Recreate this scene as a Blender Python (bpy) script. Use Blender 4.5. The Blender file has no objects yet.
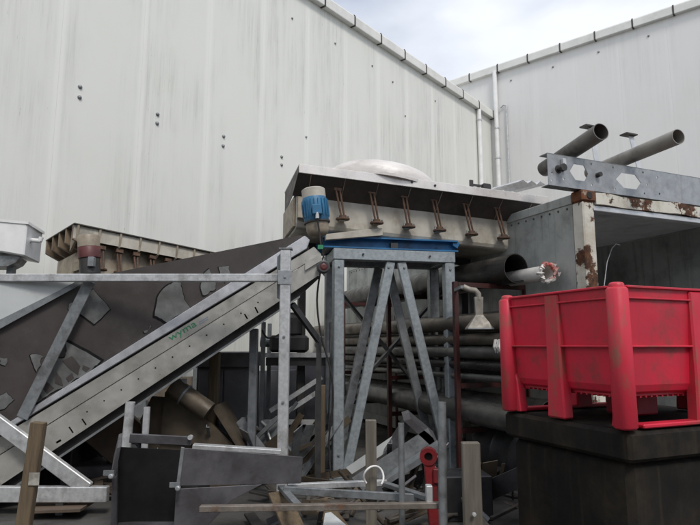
import bpy, bmesh, math, random
from mathutils import Vector, Matrix
from mathutils.geometry import delaunay_2d_cdt
random.seed(7)
R = math.radians
S = bpy.context.scene
COL = S.collection
# ------------------------------------------------------------------ camera
CAMZ = 1.37; PITCH = R(8.2); F = 570.0
CAM = Vector((0, 0, CAMZ)); CP, SP = math.cos(PITCH), math.sin(PITCH)
cd = bpy.data.cameras.new('camera'); cam = bpy.data.objects.new('camera', cd); COL.objects.link(cam)
cam.location = CAM; cam.rotation_euler = (R(90) + PITCH, 0, 0)
cd.sensor_width = 36; cd.lens = 36 * F / 700; cd.clip_start = 0.05; cd.clip_end = 2000
S.camera = cam
# ------------------------------------------------------------------ sky, sun, exposure
SUN_EL, SUN_AZ = 50, 160          # azimuth clockwise from +Y (seen from above)
W = bpy.data.worlds.new('World'); S.world = W; W.use_nodes = True
nt = W.node_tree; nt.nodes.clear()
wo = nt.nodes.new('ShaderNodeOutputWorld'); bg = nt.nodes.new('ShaderNodeBackground')
sky = nt.nodes.new('ShaderNodeTexSky'); sky.sky_type = 'NISHITA'; sky.sun_disc = False
sky.sun_elevation = R(SUN_EL); sky.sun_rotation = R(SUN_AZ)
tc = nt.nodes.new('ShaderNodeTexCoord')
mp = nt.nodes.new('ShaderNodeMapping'); mp.inputs['Scale'].default_value = (1, 1, 2.2)
nz = nt.nodes.new('ShaderNodeTexNoise'); nz.inputs['Scale'].default_value = 2.6; nz.inputs['Detail'].default_value = 6; nz.inputs['Roughness'].default_value = .45
rp = nt.nodes.new('ShaderNodeValToRGB'); rp.color_ramp.elements[0].position = .30; rp.color_ramp.elements[1].position = .58
rp.color_ramp.elements[0].color = (.35, .35, .35, 1)
mx = nt.nodes.new('ShaderNodeMix'); mx.data_type = 'RGBA'
mx.inputs[7].default_value = (6.6, 6.85, 7.35, 1)
L = nt.links
L.new(tc.outputs['Generated'], mp.inputs['Vector']); L.new(mp.outputs[0], nz.inputs['Vector'])
L.new(nz.outputs['Fac'], rp.inputs[0]); L.new(rp.outputs[0], mx.inputs[0]); L.new(sky.outputs[0], mx.inputs[6])
L.new(mx.outputs[2], bg.inputs[0]); bg.inputs[1].default_value = 0.105
L.new(bg.outputs[0], wo.inputs[0])
sl = bpy.data.lights.new('sun', 'SUN'); sl.energy = 1.4; sl.angle = R(14); sl.color = (1, .95, .88)
so = bpy.data.objects.new('sun', sl); COL.objects.link(so)
sd = Vector((math.sin(R(SUN_AZ)) * math.cos(R(SUN_EL)), math.cos(R(SUN_AZ)) * math.cos(R(SUN_EL)), math.sin(R(SUN_EL))))
so.rotation_euler = sd.to_track_quat('Z', 'Y').to_euler(); so.location = (8, -8, 14)
S.render.engine = 'CYCLES'
S.view_settings.view_transform = 'Standard'; S.view_settings.look = 'None'
S.view_settings.exposure = 0.5; S.view_settings.gamma = 1.0

# ------------------------------------------------------------------ geometry helpers
UP = Vector((0, 0, 1))
def ray(x, y):
    a = (x - 350) / F; b = (262.5 - y) / F
    return Vector((a, CP - b * SP, SP + b * CP))
def at(x, y, Y):
    r = ray(x, y); return CAM + r * (Y / r.y)
def atz(x, y, z):
    r = ray(x, y); return CAM + r * ((z - CAMZ) / r.z)
def hdir(a): return Vector((math.sin(R(a)), math.cos(R(a)), 0))
class Plane:                                         # vertical plane through Q along heading a
    def __init__(s, Q, a):
        s.Q = Vector(Q); s.d = hdir(a); s.a = a
        n = Vector((s.d.y, -s.d.x, 0))
        s.n = n if n.dot(CAM - s.Q) > 0 else -n      # faces the camera
    def on(s, x, y):
        r = ray(x, y); return CAM + r * ((s.Q - CAM).dot(s.n) / r.dot(s.n))
    def back(s, d): return Plane(s.Q - s.n * d, s.a)
def frame_of(d, ref=UP):
    d = d.normalized()
    if abs(d.dot(ref)) > .999: ref = Vector((0, 1, 0)) if abs(d.y) < .9 else Vector((1, 0, 0))
    s = d.cross(ref).normalized(); u = s.cross(d).normalized()
    return d, s, u
class MB:
    def __init__(s): s.v = []; s.f = []
    def add(s, vs, fs):
        o = len(s.v); s.v += [Vector(v) for v in vs]; s.f += [tuple(i + o for i in f) for f in fs]; return s
    def box(s, c, hx, hy, hz):
        c = Vector(c); vs = [c + hx * i + hy * j + hz * k for i in (-1, 1) for j in (-1, 1) for k in (-1, 1)]
        fs = [(0, 1, 3, 2), (4, 6, 7, 5), (0, 4, 5, 1), (2, 3, 7, 6), (0, 2, 6, 4), (1, 5, 7, 3)]
        return s.add(vs, fs)
    def abox(s, x0, x1, y0, y1, z0, z1):
        return s.box(((x0 + x1) / 2, (y0 + y1) / 2, (z0 + z1) / 2), Vector(((x1 - x0) / 2, 0, 0)), Vector((0, (y1 - y0) / 2, 0)), Vector((0, 0, (z1 - z0) / 2)))
    def bar(s, p0, p1, w, h, ref=UP):                 # w across (sideways), h along ref
        p0, p1 = Vector(p0), Vector(p1); d, a, u = frame_of(p1 - p0, ref)
        return s.box((p0 + p1) / 2, (p1 - p0) / 2, a * w / 2, u * h / 2)
    def profile(s, prof, p0, p1, ref=UP):             # extrude closed 2D profile (side, up)
        p0, p1 = Vector(p0), Vector(p1); d, a, u = frame_of(p1 - p0, ref); n = len(prof)
        vs = [p0 + a * x + u * y for x, y in prof] + [p1 + a * x + u * y for x, y in prof]
        fs = [(i, (i + 1) % n, n + (i + 1) % n, n + i) for i in range(n)] + [tuple(range(n))[::-1], tuple(range(n, 2 * n))]
        return s.add(vs, fs)
    def angle(s, p0, p1, w, t=.006, ref=UP, flip=1):  # L section
        k = flip
        return s.profile([(0, 0), (k * w, 0), (k * w, t), (k * t, t), (k * t, w), (0, w)], p0, p1, ref)
    def channel(s, p0, p1, w, h, t=.006, ref=UP, flip=1):
        k = flip
        return s.profile([(0, 0), (k * w, 0), (k * w, t), (k * t, t), (k * t, h - t), (k * w, h - t), (k * w, h), (0, h)], p0, p1, ref)
    def prism(s, poly, off):
        n = len(poly); off = Vector(off)
        vs = [Vector(p) for p in poly] + [Vector(p) + off for p in poly]
        fs = [tuple(range(n)), tuple(range(n, 2 * n))[::-1]] + [(i, n + i, n + (i + 1) % n, (i + 1) % n) for i in range(n)]
        return s.add(vs, fs)
    def tube(s, pts, r, seg=14, cap=True):
        pts = [Vector(p) for p in pts]; rs = r if isinstance(r, (list, tuple)) else [r] * len(pts)
        o = len(s.v); ref = UP; prev = None
        for i, p in enumerate(pts):
            d = (pts[min(i + 1, len(pts) - 1)] - pts[max(i - 1, 0)]).normalized()
            if prev is None: _, a, u = frame_of(d)
            else:
                a = (prev - d * prev.dot(d)).normalized(); u = a.cross(d)
            prev = a
            for k in range(seg):
                t = 2 * math.pi * k / seg; s.v.append(p + (a * math.cos(t) + u * math.sin(t)) * rs[i])
        for i in range(len(pts) - 1):
            for k in range(seg):
                a0 = o + i * seg + k; a1 = o + i * seg + (k + 1) % seg
                s.f.append((a0, a1, a1 + seg, a0 + seg))
        if cap:
            s.f.append(tuple(o + k for k in range(seg))[::-1]); e = o + (len(pts) - 1) * seg; s.f.append(tuple(e + k for k in range(seg)))
        return s
    def pipe(s, p0, p1, ro, ri, seg=28):              # open hollow pipe
        p0, p1 = Vector(p0), Vector(p1); d, a, u = frame_of(p1 - p0); o = len(s.v)
        for p, r in ((p0, ro), (p1, ro), (p1, ri), (p0, ri)):
            for k in range(seg):
                t = 2 * math.pi * k / seg; s.v.append(p + (a * math.cos(t) + u * math.sin(t)) * r)
        for j in range(4):
            for k in range(seg):
                k2 = (k + 1) % seg; j2 = (j + 1) % 4
                s.f.append((o + j * seg + k, o + j * seg + k2, o + j2 * seg + k2, o + j2 * seg + k))
        return s
    def lathe(s, prof, c, axis=UP, seg=24):           # prof: (r, along axis)
        c = Vector(c); d, a, u = frame_of(Vector(axis)); o = len(s.v); m = len(prof)
        for r, h in prof:
            for k in range(seg):
                t = 2 * math.pi * k / seg; s.v.append(c + d * h + (a * math.cos(t) + u * math.sin(t)) * max(r, 1e-4))
        for i in range(m - 1):
            for k in range(seg):
                k2 = (k + 1) % seg; s.f.append((o + i * seg + k, o + i * seg + k2, o + (i + 1) * seg + k2, o + (i + 1) * seg + k))
        return s
    def holed(s, outer, holes, origin, ax, ay, off):  # plate with real cut-outs, 2D loops in (ax, ay)
        vs, eds = [], []
        for loop in [outer] + holes:
            o = len(vs); n = len(loop); vs += [Vector((x, y)) for x, y in loop]; eds += [(o + i, o + (i + 1) % n) for i in range(n)]
        rv_, re_, fs = delaunay_2d_cdt(vs, eds, [], 1, 1e-6)[:3]
        def inside(p, lp):
            k = False
            for i in range(len(lp)):
                (x0, y0), (x1, y1) = lp[i], lp[i - 1]
                if (y0 > p.y) != (y1 > p.y) and p.x < (x1 - x0) * (p.y - y0) / (y1 - y0) + x0: k = not k
            return k
        fs = [f for f in fs if not any(inside(sum((rv_[i] for i in f), Vector((0, 0))) / len(f), h) for h in holes)]
        n = len(rv_); off = Vector(off); base = [Vector(origin) + ax * v.x + ay * v.y for v in rv_]
        cnt = {}
        for f in fs:
            for i in range(len(f)): k = tuple(sorted((f[i], f[(i + 1) % len(f)]))); cnt[k] = cnt.get(k, 0) + 1
        side = [k for k, c in cnt.items() if c == 1]; fs = [tuple(f) for f in fs]
        return s.add(base + [b + off for b in base], fs + [tuple(i + n for i in f)[::-1] for f in fs] + [(a, b, b + n, a + n) for a, b in side])
    def build(s, name, m, parent=None, bevel=0.0, smooth=0, loc=None):
        off = Vector((0, 0, 0)); q = parent
        while q is not None: off += q.location; q = q.parent
        if loc is not None: off += Vector(loc)
        me = bpy.data.meshes.new(name); me.from_pydata([v - off for v in s.v], [], s.f)
        bm = bmesh.new(); bm.from_mesh(me)
        bmesh.ops.recalc_face_normals(bm, faces=bm.faces)
        if bevel:
            es = [e for e in bm.edges if len(e.link_faces) == 2 and e.calc_face_angle(0) > .6]
            bmesh.ops.bevel(bm, geom=es, offset=bevel, offset_type='OFFSET', segments=1, affect='EDGES', clamp_overlap=True)
        bm.to_mesh(me); bm.free()
        if smooth:
            me.shade_smooth(); me.set_sharp_from_angle(angle=R(smooth))
        me.materials.append(m)
        o = bpy.data.objects.new(name, me); COL.objects.link(o)
        if parent is not None: o.parent = parent
        if loc is not None: o.location = loc
        return o
def thing(name, label, cat, loc, group=None):
    o = bpy.data.objects.new(name, None); COL.objects.link(o); o.location = loc; o.empty_display_size = .1
    o['label'] = label; o['category'] = cat
    if group: o['group'] = group
    return o
def tag(o, label, cat, group=None):
    o['label'] = label; o['category'] = cat
    if group: o['group'] = group
    return o
def link(o, parent=None, loc=None):                   # a copy sharing mesh data
    c = o.copy(); COL.objects.link(c)
    if parent is not None: c.parent = parent
    if loc is not None: c.location = loc
    return c

# ------------------------------------------------------------------ materials
def mat(name, c1, c2=None, rough=.6, metal=0., scale=3., lo=.35, hi=.65, grime=None, grime_amt=.5, gscale=2.2, glo=.48, ghi=.75,
        streak=0., bump=.15, bscale=60., rust=None, rlo=.6, rhi=.68, rscale=4., stretch=(1, 1, 1), spec=.5):
    m = bpy.data.materials.new(name); m.use_nodes = True; t = m.node_tree; N = t.nodes; K = t.links
    b = N['Principled BSDF']; b.inputs['Metallic'].default_value = metal; b.inputs['Specular IOR Level'].default_value = spec
    co = N.new('ShaderNodeTexCoord'); oi = N.new('ShaderNodeObjectInfo')
    ad = N.new('ShaderNodeVectorMath'); ad.operation = 'MULTIPLY_ADD'
    K.new(oi.outputs['Random'], ad.inputs[0]); ad.inputs[1].default_value = (17, 23, 11); K.new(co.outputs['Object'], ad.inputs[2])
    ma = N.new('ShaderNodeMapping'); ma.inputs['Scale'].default_value = stretch; K.new(ad.outputs[0], ma.inputs[0])
    def noise(sc, det=5, vec=None, ro=.6):
        n = N.new('ShaderNodeTexNoise'); n.inputs['Scale'].default_value = sc; n.inputs['Detail'].default_value = det; n.inputs['Roughness'].default_value = ro
        K.new(vec or ma.outputs[0], n.inputs['Vector']); return n.outputs['Fac']
    def ramp(v, a, bb, x=0., y=1.):
        n = N.new('ShaderNodeMapRange'); n.clamp = True; n.interpolation_type = 'SMOOTHSTEP'
        K.new(v, n.inputs[0]); n.inputs[1].default_value = a; n.inputs[2].default_value = bb; n.inputs[3].default_value = x; n.inputs[4].default_value = y; return n.outputs[0]
    def mix(f, a, bb):
        n = N.new('ShaderNodeMix'); n.data_type = 'RGBA'
        K.new(f, n.inputs[0])
        for i, q in ((6, a), (7, bb)):
            if isinstance(q, tuple): n.inputs[i].default_value = q + (1,)
            else: K.new(q, n.inputs[i])
        return n.outputs[2]
    col = mix(ramp(noise(scale), lo, hi), c1, c2 or c1)
    if grime: col = mix(ramp(noise(gscale, 8, ro=.7), glo, ghi, 0, grime_amt), col, grime)
    if streak:
        ms = N.new('ShaderNodeMapping'); ms.inputs['Scale'].default_value = (14, 14, .7); K.new(ad.outputs[0], ms.inputs[0])
        col = mix(ramp(noise(1.0, 6, ms.outputs[0], .65), .5, .78, 0, streak), col, grime or (.05, .045, .04))
    rr = ramp(noise(scale * 3), .3, .7, max(rough - .12, .05), min(rough + .12, 1))
    if rust:
        rm = ramp(noise(rscale, 9, ro=.72), rlo, rhi)
        rc = mix(ramp(noise(rscale * 6), .35, .65), rust, tuple(q * .38 for q in rust))
        col = mix(rm, col, rc)
        mi = N.new('ShaderNodeMath'); mi.operation = 'MULTIPLY_ADD'; K.new(rm, mi.inputs[0]); mi.inputs[1].default_value = -metal; mi.inputs[2].default_value = metal; K.new(mi.outputs[0], b.inputs['Metallic'])
        mr = N.new('ShaderNodeMath'); mr.operation = 'MULTIPLY_ADD'; K.new(rm, mr.inputs[0]); mr.inputs[1].default_value = .3; K.new(rr, mr.inputs[2]); rr = mr.outputs[0]
    K.new(col, b.inputs['Base Color']); K.new(rr, b.inputs['Roughness'])
    if bump:
        bn = N.new('ShaderNodeBump'); bn.inputs['Strength'].default_value = bump; bn.inputs['Distance'].default_value = .004
        K.new(noise(bscale, 4), bn.inputs['Height']); K.new(bn.outputs[0], b.inputs['Normal'])
    return m
def wall_mat(name, base, dirt, hw, k=1.):
    m = bpy.data.materials.new(name); m.use_nodes = True; t = m.node_tree; N = t.nodes; K = t.links; b = N['Principled BSDF']
    co = N.new('ShaderNodeTexCoord'); oi = N.new('ShaderNodeObjectInfo')
    ad = N.new('ShaderNodeVectorMath'); ad.operation = 'MULTIPLY_ADD'; K.new(oi.outputs['Random'], ad.inputs[0]); ad.inputs[1].default_value = (37, 0, 53); K.new(co.outputs['Object'], ad.inputs[2])
    def noise(sx, sz, det, ro, src=ad):
        mm = N.new('ShaderNodeMapping'); mm.inputs['Scale'].default_value = (sx, 1, sz); K.new(src.outputs[0], mm.inputs[0])
        n = N.new('ShaderNodeTexNoise'); n.inputs['Scale'].default_value = 1; n.inputs['Detail'].default_value = det; n.inputs['Roughness'].default_value = ro; K.new(mm.outputs[0], n.inputs[0]); return n.outputs['Fac']
    def ramp(v, a, bb, x=0., y=1.):
        n = N.new('ShaderNodeMapRange'); n.clamp = True; n.interpolation_type = 'SMOOTHSTEP'; K.new(v, n.inputs[0])
        for i, q in enumerate((a, bb, x, y)): n.inputs[i + 1].default_value = q
        return n.outputs[0]
    def mul(a, bb):
        n = N.new('ShaderNodeMath'); n.operation = 'MULTIPLY'; K.new(a, n.inputs[0])
        if isinstance(bb, float): n.inputs[1].default_value = bb
        else: K.new(bb, n.inputs[1])
        return n.outputs[0]
    def mix(f, a, bb):
        n = N.new('ShaderNodeMix'); n.data_type = 'RGBA'; K.new(f, n.inputs[0])
        for i, q in ((6, a), (7, bb)):
            if isinstance(q, tuple): n.inputs[i].default_value = q + (1,)
            else: K.new(q, n.inputs[i])
        return n.outputs[2]
    sp = N.new('ShaderNodeSeparateXYZ'); K.new(co.outputs['Object'], sp.inputs[0])
    ab = N.new('ShaderNodeMath'); ab.operation = 'ABSOLUTE'; K.new(sp.outputs[0], ab.inputs[0])
    centre = ramp(ab.outputs[0], hw - .11, hw - .03, 1., .15)           # panel edges stay washed clean
    patches = ramp(noise(.9, .35, 4, .6), .38, .68)
    veil = mix(mul(centre, .19 * k), base, tuple(q * .62 for q in base))
    col = mix(mul(mul(ramp(noise(9, .35, 6, .7), .36, .78, 0, .8 * k), centre), patches), veil, tuple(q * .55 for q in base))
    col = mix(mul(mul(ramp(noise(26, .9, 7, .72), .52, .72, 0, .6 * k), centre), patches), col, dirt)
    col = mix(mul(ramp(noise(46, 7, 3, .6), .675, .72, 0, .8 * k), patches), col, tuple(q * .55 for q in dirt))
    col = mix(ramp(noise(.6, .6, 5, .6), .45, .8, 0, .25), col, (base[0] * .78, base[1] * .8, base[2] * .72))
    K.new(col, b.inputs['Base Color']); b.inputs['Roughness'].default_value = .55; b.inputs['Specular IOR Level'].default_value = .3
    bn = N.new('ShaderNodeBump'); bn.inputs['Strength'].default_value = .25; bn.inputs['Distance'].default_value = .03
    K.new(noise(1.6, .5, 2, .5), bn.inputs['Height']); K.new(bn.outputs[0], b.inputs['Normal'])
    return m
M = {}
M['wall'] = wall_mat('white_panel_cladding', (.735, .74, .70), (.27, .27, .26), .6)
M['wall2'] = wall_mat('grey_panel_cladding', (.70, .695, .68), (.36, .36, .36), .6, .35)
M['cap'] = mat('flashing', (.70, .70, .665), (.62, .62, .59), .45, .0, 2, grime=(.35, .35, .32), grime_amt=.3, streak=.1)
M['white'] = mat('white_plastic', (.80, .80, .79), (.72, .72, .71), .4, 0, 3, grime=(.35, .35, .33), grime_amt=.25)
M['roof'] = mat('roof_sheet', (.35, .36, .37), (.28, .29, .3), .5, .3)
M['conc'] = mat('yard_concrete', (.10, .096, .09), (.06, .058, .054), .85, 0, 1.2, grime=(.03, .027, .024), grime_amt=.85, gscale=1.6, glo=.4, ghi=.7, bump=.5, bscale=25)
M['galv'] = mat('galvanised_steel', (.64, .65, .655), (.50, .51, .52), .40, .45, 22, .3, .7, grime=(.13, .115, .10), grime_amt=.65, gscale=5, streak=.25, rust=(.14, .075, .04), rlo=.69, rhi=.76, rscale=7)
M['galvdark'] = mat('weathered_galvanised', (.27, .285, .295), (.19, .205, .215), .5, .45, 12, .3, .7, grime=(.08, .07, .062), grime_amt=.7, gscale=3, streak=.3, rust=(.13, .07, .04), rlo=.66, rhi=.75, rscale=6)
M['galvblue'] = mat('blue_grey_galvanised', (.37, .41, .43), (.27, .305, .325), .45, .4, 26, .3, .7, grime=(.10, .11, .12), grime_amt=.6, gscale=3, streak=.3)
M['stain'] = mat('stainless_sheet', (.70, .675, .65), (.60, .575, .55), .62, .25, 4, grime=(.32, .29, .27), grime_amt=.5, gscale=3, stretch=(1, 1, 2))
M['stain2'] = mat('dull_stainless_beam', (.50, .49, .455), (.39, .38, .35), .38, .5, 3, grime=(.2, .19, .16), grime_amt=.6, gscale=2.5)
M['lilac'] = mat('pale_aluminium', (.58, .59, .62), (.47, .48, .51), .38, .45, 4, grime=(.2, .2, .2), grime_amt=.5)
M['cream'] = mat('cream_paint', (.50, .475, .415), (.38, .355, .30), .5, .0, 4, grime=(.2, .16, .11), grime_amt=.6, gscale=3.5, streak=.35)
M['creamd'] = mat('soiled_cream_paint', (.36, .315, .245), (.26, .22, .165), .55, .0, 5, grime=(.12, .08, .05), grime_amt=.7, gscale=3.5)
M['lid'] = mat('lid_sheet', (.74, .715, .69), (.64, .615, .59), .36, .35, 3, grime=(.3, .27, .25), grime_amt=.4, streak=.15)
M['under'] = mat('dark_trim_and_shade', (.075, .063, .055), (.05, .043, .037), .6, .1, 4, grime=(.02, .018, .015), grime_amt=.6)  # dark colour carries the shade under the tray lid; also joints and rivets
M['rustrod'] = mat('rusty_brown_steel', (.15, .085, .055), (.09, .055, .038), .7, .2, 20, grime=(.05, .03, .02), grime_amt=.5, bump=.4)
M['blue'] = mat('blue_machine_paint', (.035, .17, .31), (.025, .12, .24), .45, 0, 6, grime=(.03, .04, .05), grime_amt=.7, gscale=5)
M['blued'] = mat('scuffed_blue_frame', (.02, .15, .33), (.015, .10, .23), .45, 0, 6, grime=(.03, .035, .04), grime_amt=.7, gscale=4)
M['black'] = mat('black_rubber', (.018, .017, .017), (.03, .028, .027), .75, 0, 5, grime=(.07, .06, .05), grime_amt=.4)
M['blacksteel'] = mat('black_steel', (.035, .036, .038), (.055, .055, .057), .5, .3, 5, grime=(.08, .065, .05), grime_amt=.5)
M['darksteel'] = mat('dark_mill_steel', (.15, .145, .155), (.095, .092, .10), .42, .5, 3, grime=(.07, .055, .05), grime_amt=.6, gscale=3, rust=(.13, .075, .05), rlo=.62, rhi=.8, rscale=3)
M['liner'] = mat('worn_dark_liner', (.062, .052, .049), (.044, .038, .036), .55, 0, 2.2, grime=(.11, .10, .095), grime_amt=.45, gscale=2.6)
M['peel'] = mat('bare_metal_patch', (.22, .225, .22), (.13, .135, .13), .5, .3, 5, grime=(.09, .085, .08), grime_amt=.5, gscale=6)
M['wood'] = mat('weathered_timber', (.145, .108, .064), (.095, .068, .042), .8, 0, 3, stretch=(9, 9, .8), grime=(.08, .065, .05), grime_amt=.5, bump=.5, bscale=20)
M['woodgrey'] = mat('grey_timber', (.165, .15, .122), (.105, .094, .076), .8, 0, 3, stretch=(9, 9, .8), grime=(.08, .07, .055), grime_amt=.5, bump=.5, bscale=20)
M['red'] = mat('red_plastic', (.62, .015, .046), (.50, .017, .043), .5, 0, 2, grime=(.17, .05, .038), grime_amt=.8, gscale=5, glo=.46, ghi=.72, streak=.4, bump=.12, bscale=40)
M['redworn'] = mat('scuffed_red_plastic', (.62, .022, .055), (.50, .03, .05), .52, 0, 3, grime=(.24, .10, .065), grime_amt=.85, gscale=6, glo=.50, ghi=.66, streak=.45, stretch=(1, 1, .5))
M['reddull'] = mat('dull_red_paint', (.06, .012, .011), (.035, .010, .009), .55, 0, 5, grime=(.05, .03, .025), grime_amt=.7, gscale=5)
M['redtool'] = mat('red_paint', (.20, .014, .018), (.12, .012, .014), .45, 0, 6, grime=(.06, .03, .03), grime_amt=.7, gscale=6)
M['tank'] = mat('grimy_black_tank', (.011, .0105, .010), (.017, .015, .013), .85, 0, 2.5, spec=.2, grime=(.055, .041, .026), grime_amt=.55, gscale=2.6, glo=.46, ghi=.74, streak=.6, bump=.3, bscale=15)
M['contside'] = mat('container_side', (.42, .44, .42), (.33, .35, .34), .5, .15, 2, grime=(.12, .12, .11), grime_amt=.7, gscale=1.5, glo=.42, ghi=.72, streak=.65)
M['contrust'] = mat('peeling_white_paint', (.62, .60, .53), (.52, .50, .43), .55, 0, 4, grime=(.3, .2, .1), grime_amt=.5, gscale=4, rust=(.12, .05, .022), rlo=.50, rhi=.545, rscale=3.4, bump=.4)
M['casting'] = mat('rusted_casting', (.20, .075, .03), (.10, .04, .02), .85, 0, 9, grime=(.5, .46, .38), grime_amt=.5, gscale=5, glo=.56, ghi=.62, bump=.6)
M['contin'] = mat('container_lining', (.50, .505, .51), (.40, .405, .41), .6, .0, 2, grime=(.16, .16, .16), grime_amt=.6, streak=.3)
M['alu'] = mat('aluminium_trim', (.6, .61, .62), (.5, .51, .52), .4, .4, 5, grime=(.2, .2, .2), grime_amt=.5)
M['pipedark'] = mat('dark_steel_pipe', (.05, .047, .043), (.032, .03, .029), .36, .4, 3, grime=(.09, .075, .06), grime_amt=.5)
M['pipegrey'] = mat('grey_steel_pipe', (.17, .168, .16), (.10, .098, .092), .38, .45, 3, grime=(.09, .08, .07), grime_amt=.6)
M['pipetan'] = mat('dusty_brown_pipe', (.16, .135, .108), (.085, .072, .058), .42, .35, 3, grime=(.06, .05, .042), grime_amt=.6)
M['pipeold'] = mat('stained_pipe', (.15, .14, .125), (.05, .046, .042), .5, .3, 2.2, .42, .6, grime=(.04, .035, .03), grime_amt=.7, gscale=3)
M['wrap'] = mat('white_wrap', (.68, .66, .62), (.55, .53, .5), .5, 0, 6, bump=.5, bscale=30)
M['redwrap'] = mat('torn_red_film', (.5, .07, .06), (.6, .4, .36), .5, 0, 14, bump=.5, bscale=30)
M['green'] = mat('green_paint', (.03, .10, .05), (.025, .08, .04), .5, 0, 4)
M['decal'] = mat('green_lettering', (.03, .22, .10), (.03, .20, .09), .5, 0, 4, bump=0)
M['decalg'] = mat('grey_lettering', (.25, .28, .34), (.22, .25, .3), .5, 0, 4, bump=0)
M['sheet'] = mat('pale_hopper_sheet', (.56, .58, .58), (.50, .52, .52), .45, .1, 1.5, grime=(.2, .2, .2), grime_amt=.4)
M['maroon'] = mat('maroon_motor_paint', (.11, .022, .022), (.07, .018, .018), .5, 0, 6, grime=(.03, .025, .02), grime_amt=.6, gscale=5)
M['brown'] = mat('brown_stained_steel', (.12, .095, .068), (.07, .057, .042), .5, .35, 3, grime=(.05, .04, .03), grime_amt=.6, rust=(.16, .085, .04), rlo=.58, rhi=.75, rscale=3)
M['oldangle'] = mat('old_angle_iron', (.24, .21, .185), (.14, .12, .10), .55, .3, 6, grime=(.06, .05, .04), grime_amt=.6, rust=(.13, .065, .035), rlo=.55, rhi=.7)
M['brass'] = mat('tarnished_sheet', (.30, .28, .24), (.20, .185, .16), .6, .2, 8, grime=(.1, .085, .07), grime_amt=.6)
M['litter'] = mat('mixed_scrap', (.10, .088, .075), (.035, .032, .03), .65, .2, 1.6, .42, .58, grime=(.11, .06, .035), grime_amt=.7, gscale=1.1)
M['pipetan2'] = mat('pale_streaky_pipe', (.30, .285, .255), (.19, .175, .155), .5, .3, 2.2, grime=(.07, .06, .05), grime_amt=.6)
M['galvmid'] = mat('dull_galvanised_plate', (.37, .385, .40), (.28, .295, .31), .45, .4, 10, .3, .7, grime=(.12, .11, .1), grime_amt=.6, gscale=3, streak=.3)
M['woodgrey2'] = mat('weathered_paper', (.40, .39, .35), (.22, .21, .18), .8, 0, 18, grime=(.12, .1, .08), grime_amt=.7, gscale=14)
M['shade_edge'] = mat('shade_and_edge_black', (.008, .008, .009), (.014, .014, .015), .8, 0, 4, spec=.2)  # near-black for the shade inside the trough and the worn patch outlines
M['creamdk'] = mat('dark_brown_cream', (.20, .15, .10), (.11, .075, .05), .6, 0, 5, grime=(.05, .03, .02), grime_amt=.7, gscale=5)  # browner and darker than the front gussets
M['card'] = mat('damp_brown_board', (.12, .085, .06), (.08, .06, .045), .8, 0, 4)
M['cabinet'] = mat('grey_cabinet_paint', (.13, .13, .14), (.095, .095, .10), .5, .1, 3, grime=(.05, .045, .04), grime_amt=.6, streak=.4)

# ------------------------------------------------------------------ ground
g = MB().add([(-150, -150, 0), (150, -150, 0), (150, 150, 0), (-150, 150, 0)], [(0, 1, 2, 3)]).build('ground', M['conc'])
g['kind'] = 'structure'

# ------------------------------------------------------------------ the two warehouses
WA = 40.0; WD = 7.6
wd = hdir(WA); wn = Vector((wd.y, -wd.x, 0))                # left wall: heading 40, normal to the yard
WL = Plane(-wn * WD, WA)
foot = -wn * WD                                              # foot of perpendicular, s = 0
corner_s = WD * math.tan(math.atan((499 - 350) / 576) + R(50))
CORN = foot + wd * corner_s
HL = WL.on(494, 121).z
s0 = (WL.on(57, 92) - foot).dot(wd); PW = ((WL.on(207, 92) - foot).dot(wd) - s0) / 2      # seams seen at x = 57 and 207
def panel_mesh(name, w, H, m):
    h = w / 2 - .0006
    return MB().prism([Vector((-h, -.0105, 0)), Vector((-h + .05, -.012, 0)), Vector((h - .05, -.012, 0)), Vector((h, -.0105, 0)), Vector((h, .06, 0)), Vector((-h, .06, 0))], (0, 0, H))
lw = thing('warehouse', 'white panelled warehouse with streaked cladding along the left of the yard', 'building', foot + wd * 6)
def cladding(root, org, d, nrm, H, s_list, m, w):
    ang = math.atan2(d.y, d.x)
    first = None
    for s in s_list:
        p = org + d * s - root.location; p.z = 0.02
        if first is None:
            first = panel_mesh('wall_panel', w, H - .02, m).build('wall_panel', m, None, smooth=25); o = first
        else: o = link(first)
        o.parent = root; o.location = p; o.rotation_euler = (0, 0, ang)
sl_ = [s0 + (k + .5) * PW for k in range(-8, 12) if s0 + (k + 1) * PW < corner_s + .2]
cladding(lw, foot, wd, wn, HL, sl_, M['wall'], PW)
back = MB(); c0 = foot + wd * (s0 - 8 * PW); c1 = CORN
back.prism([c0 - wn * .06, c1 - wn * .06, c1 - wn * 9, c0 - wn * 9], (0, 0, HL + .02)); back.build('inner_shell', M['cap'], lw)
def bolt_at(root, p, n, r=.032):
    MB().lathe([(r, 0), (r * .96, .012), (r * .7, .024), (0, .03)], p, n, 10).build('bolt', M['galvdark'], root, smooth=60)
WLf = WL.back(-.012)
for x, y in [(80, 87), (79.5, 97.5), (157.5, 114.5), (157, 123.5), (223.5, 136.5), (223, 146), (281.5, 157), (281.5, 165), (292, 18.5), (335, 43.5), (306, 137), (372, 66), (392.5, 82), (405, 116), (435, 101)]:
    bolt_at(lw, WLf.on(x, y), wn, .030 if x < 290 else .022)
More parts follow.
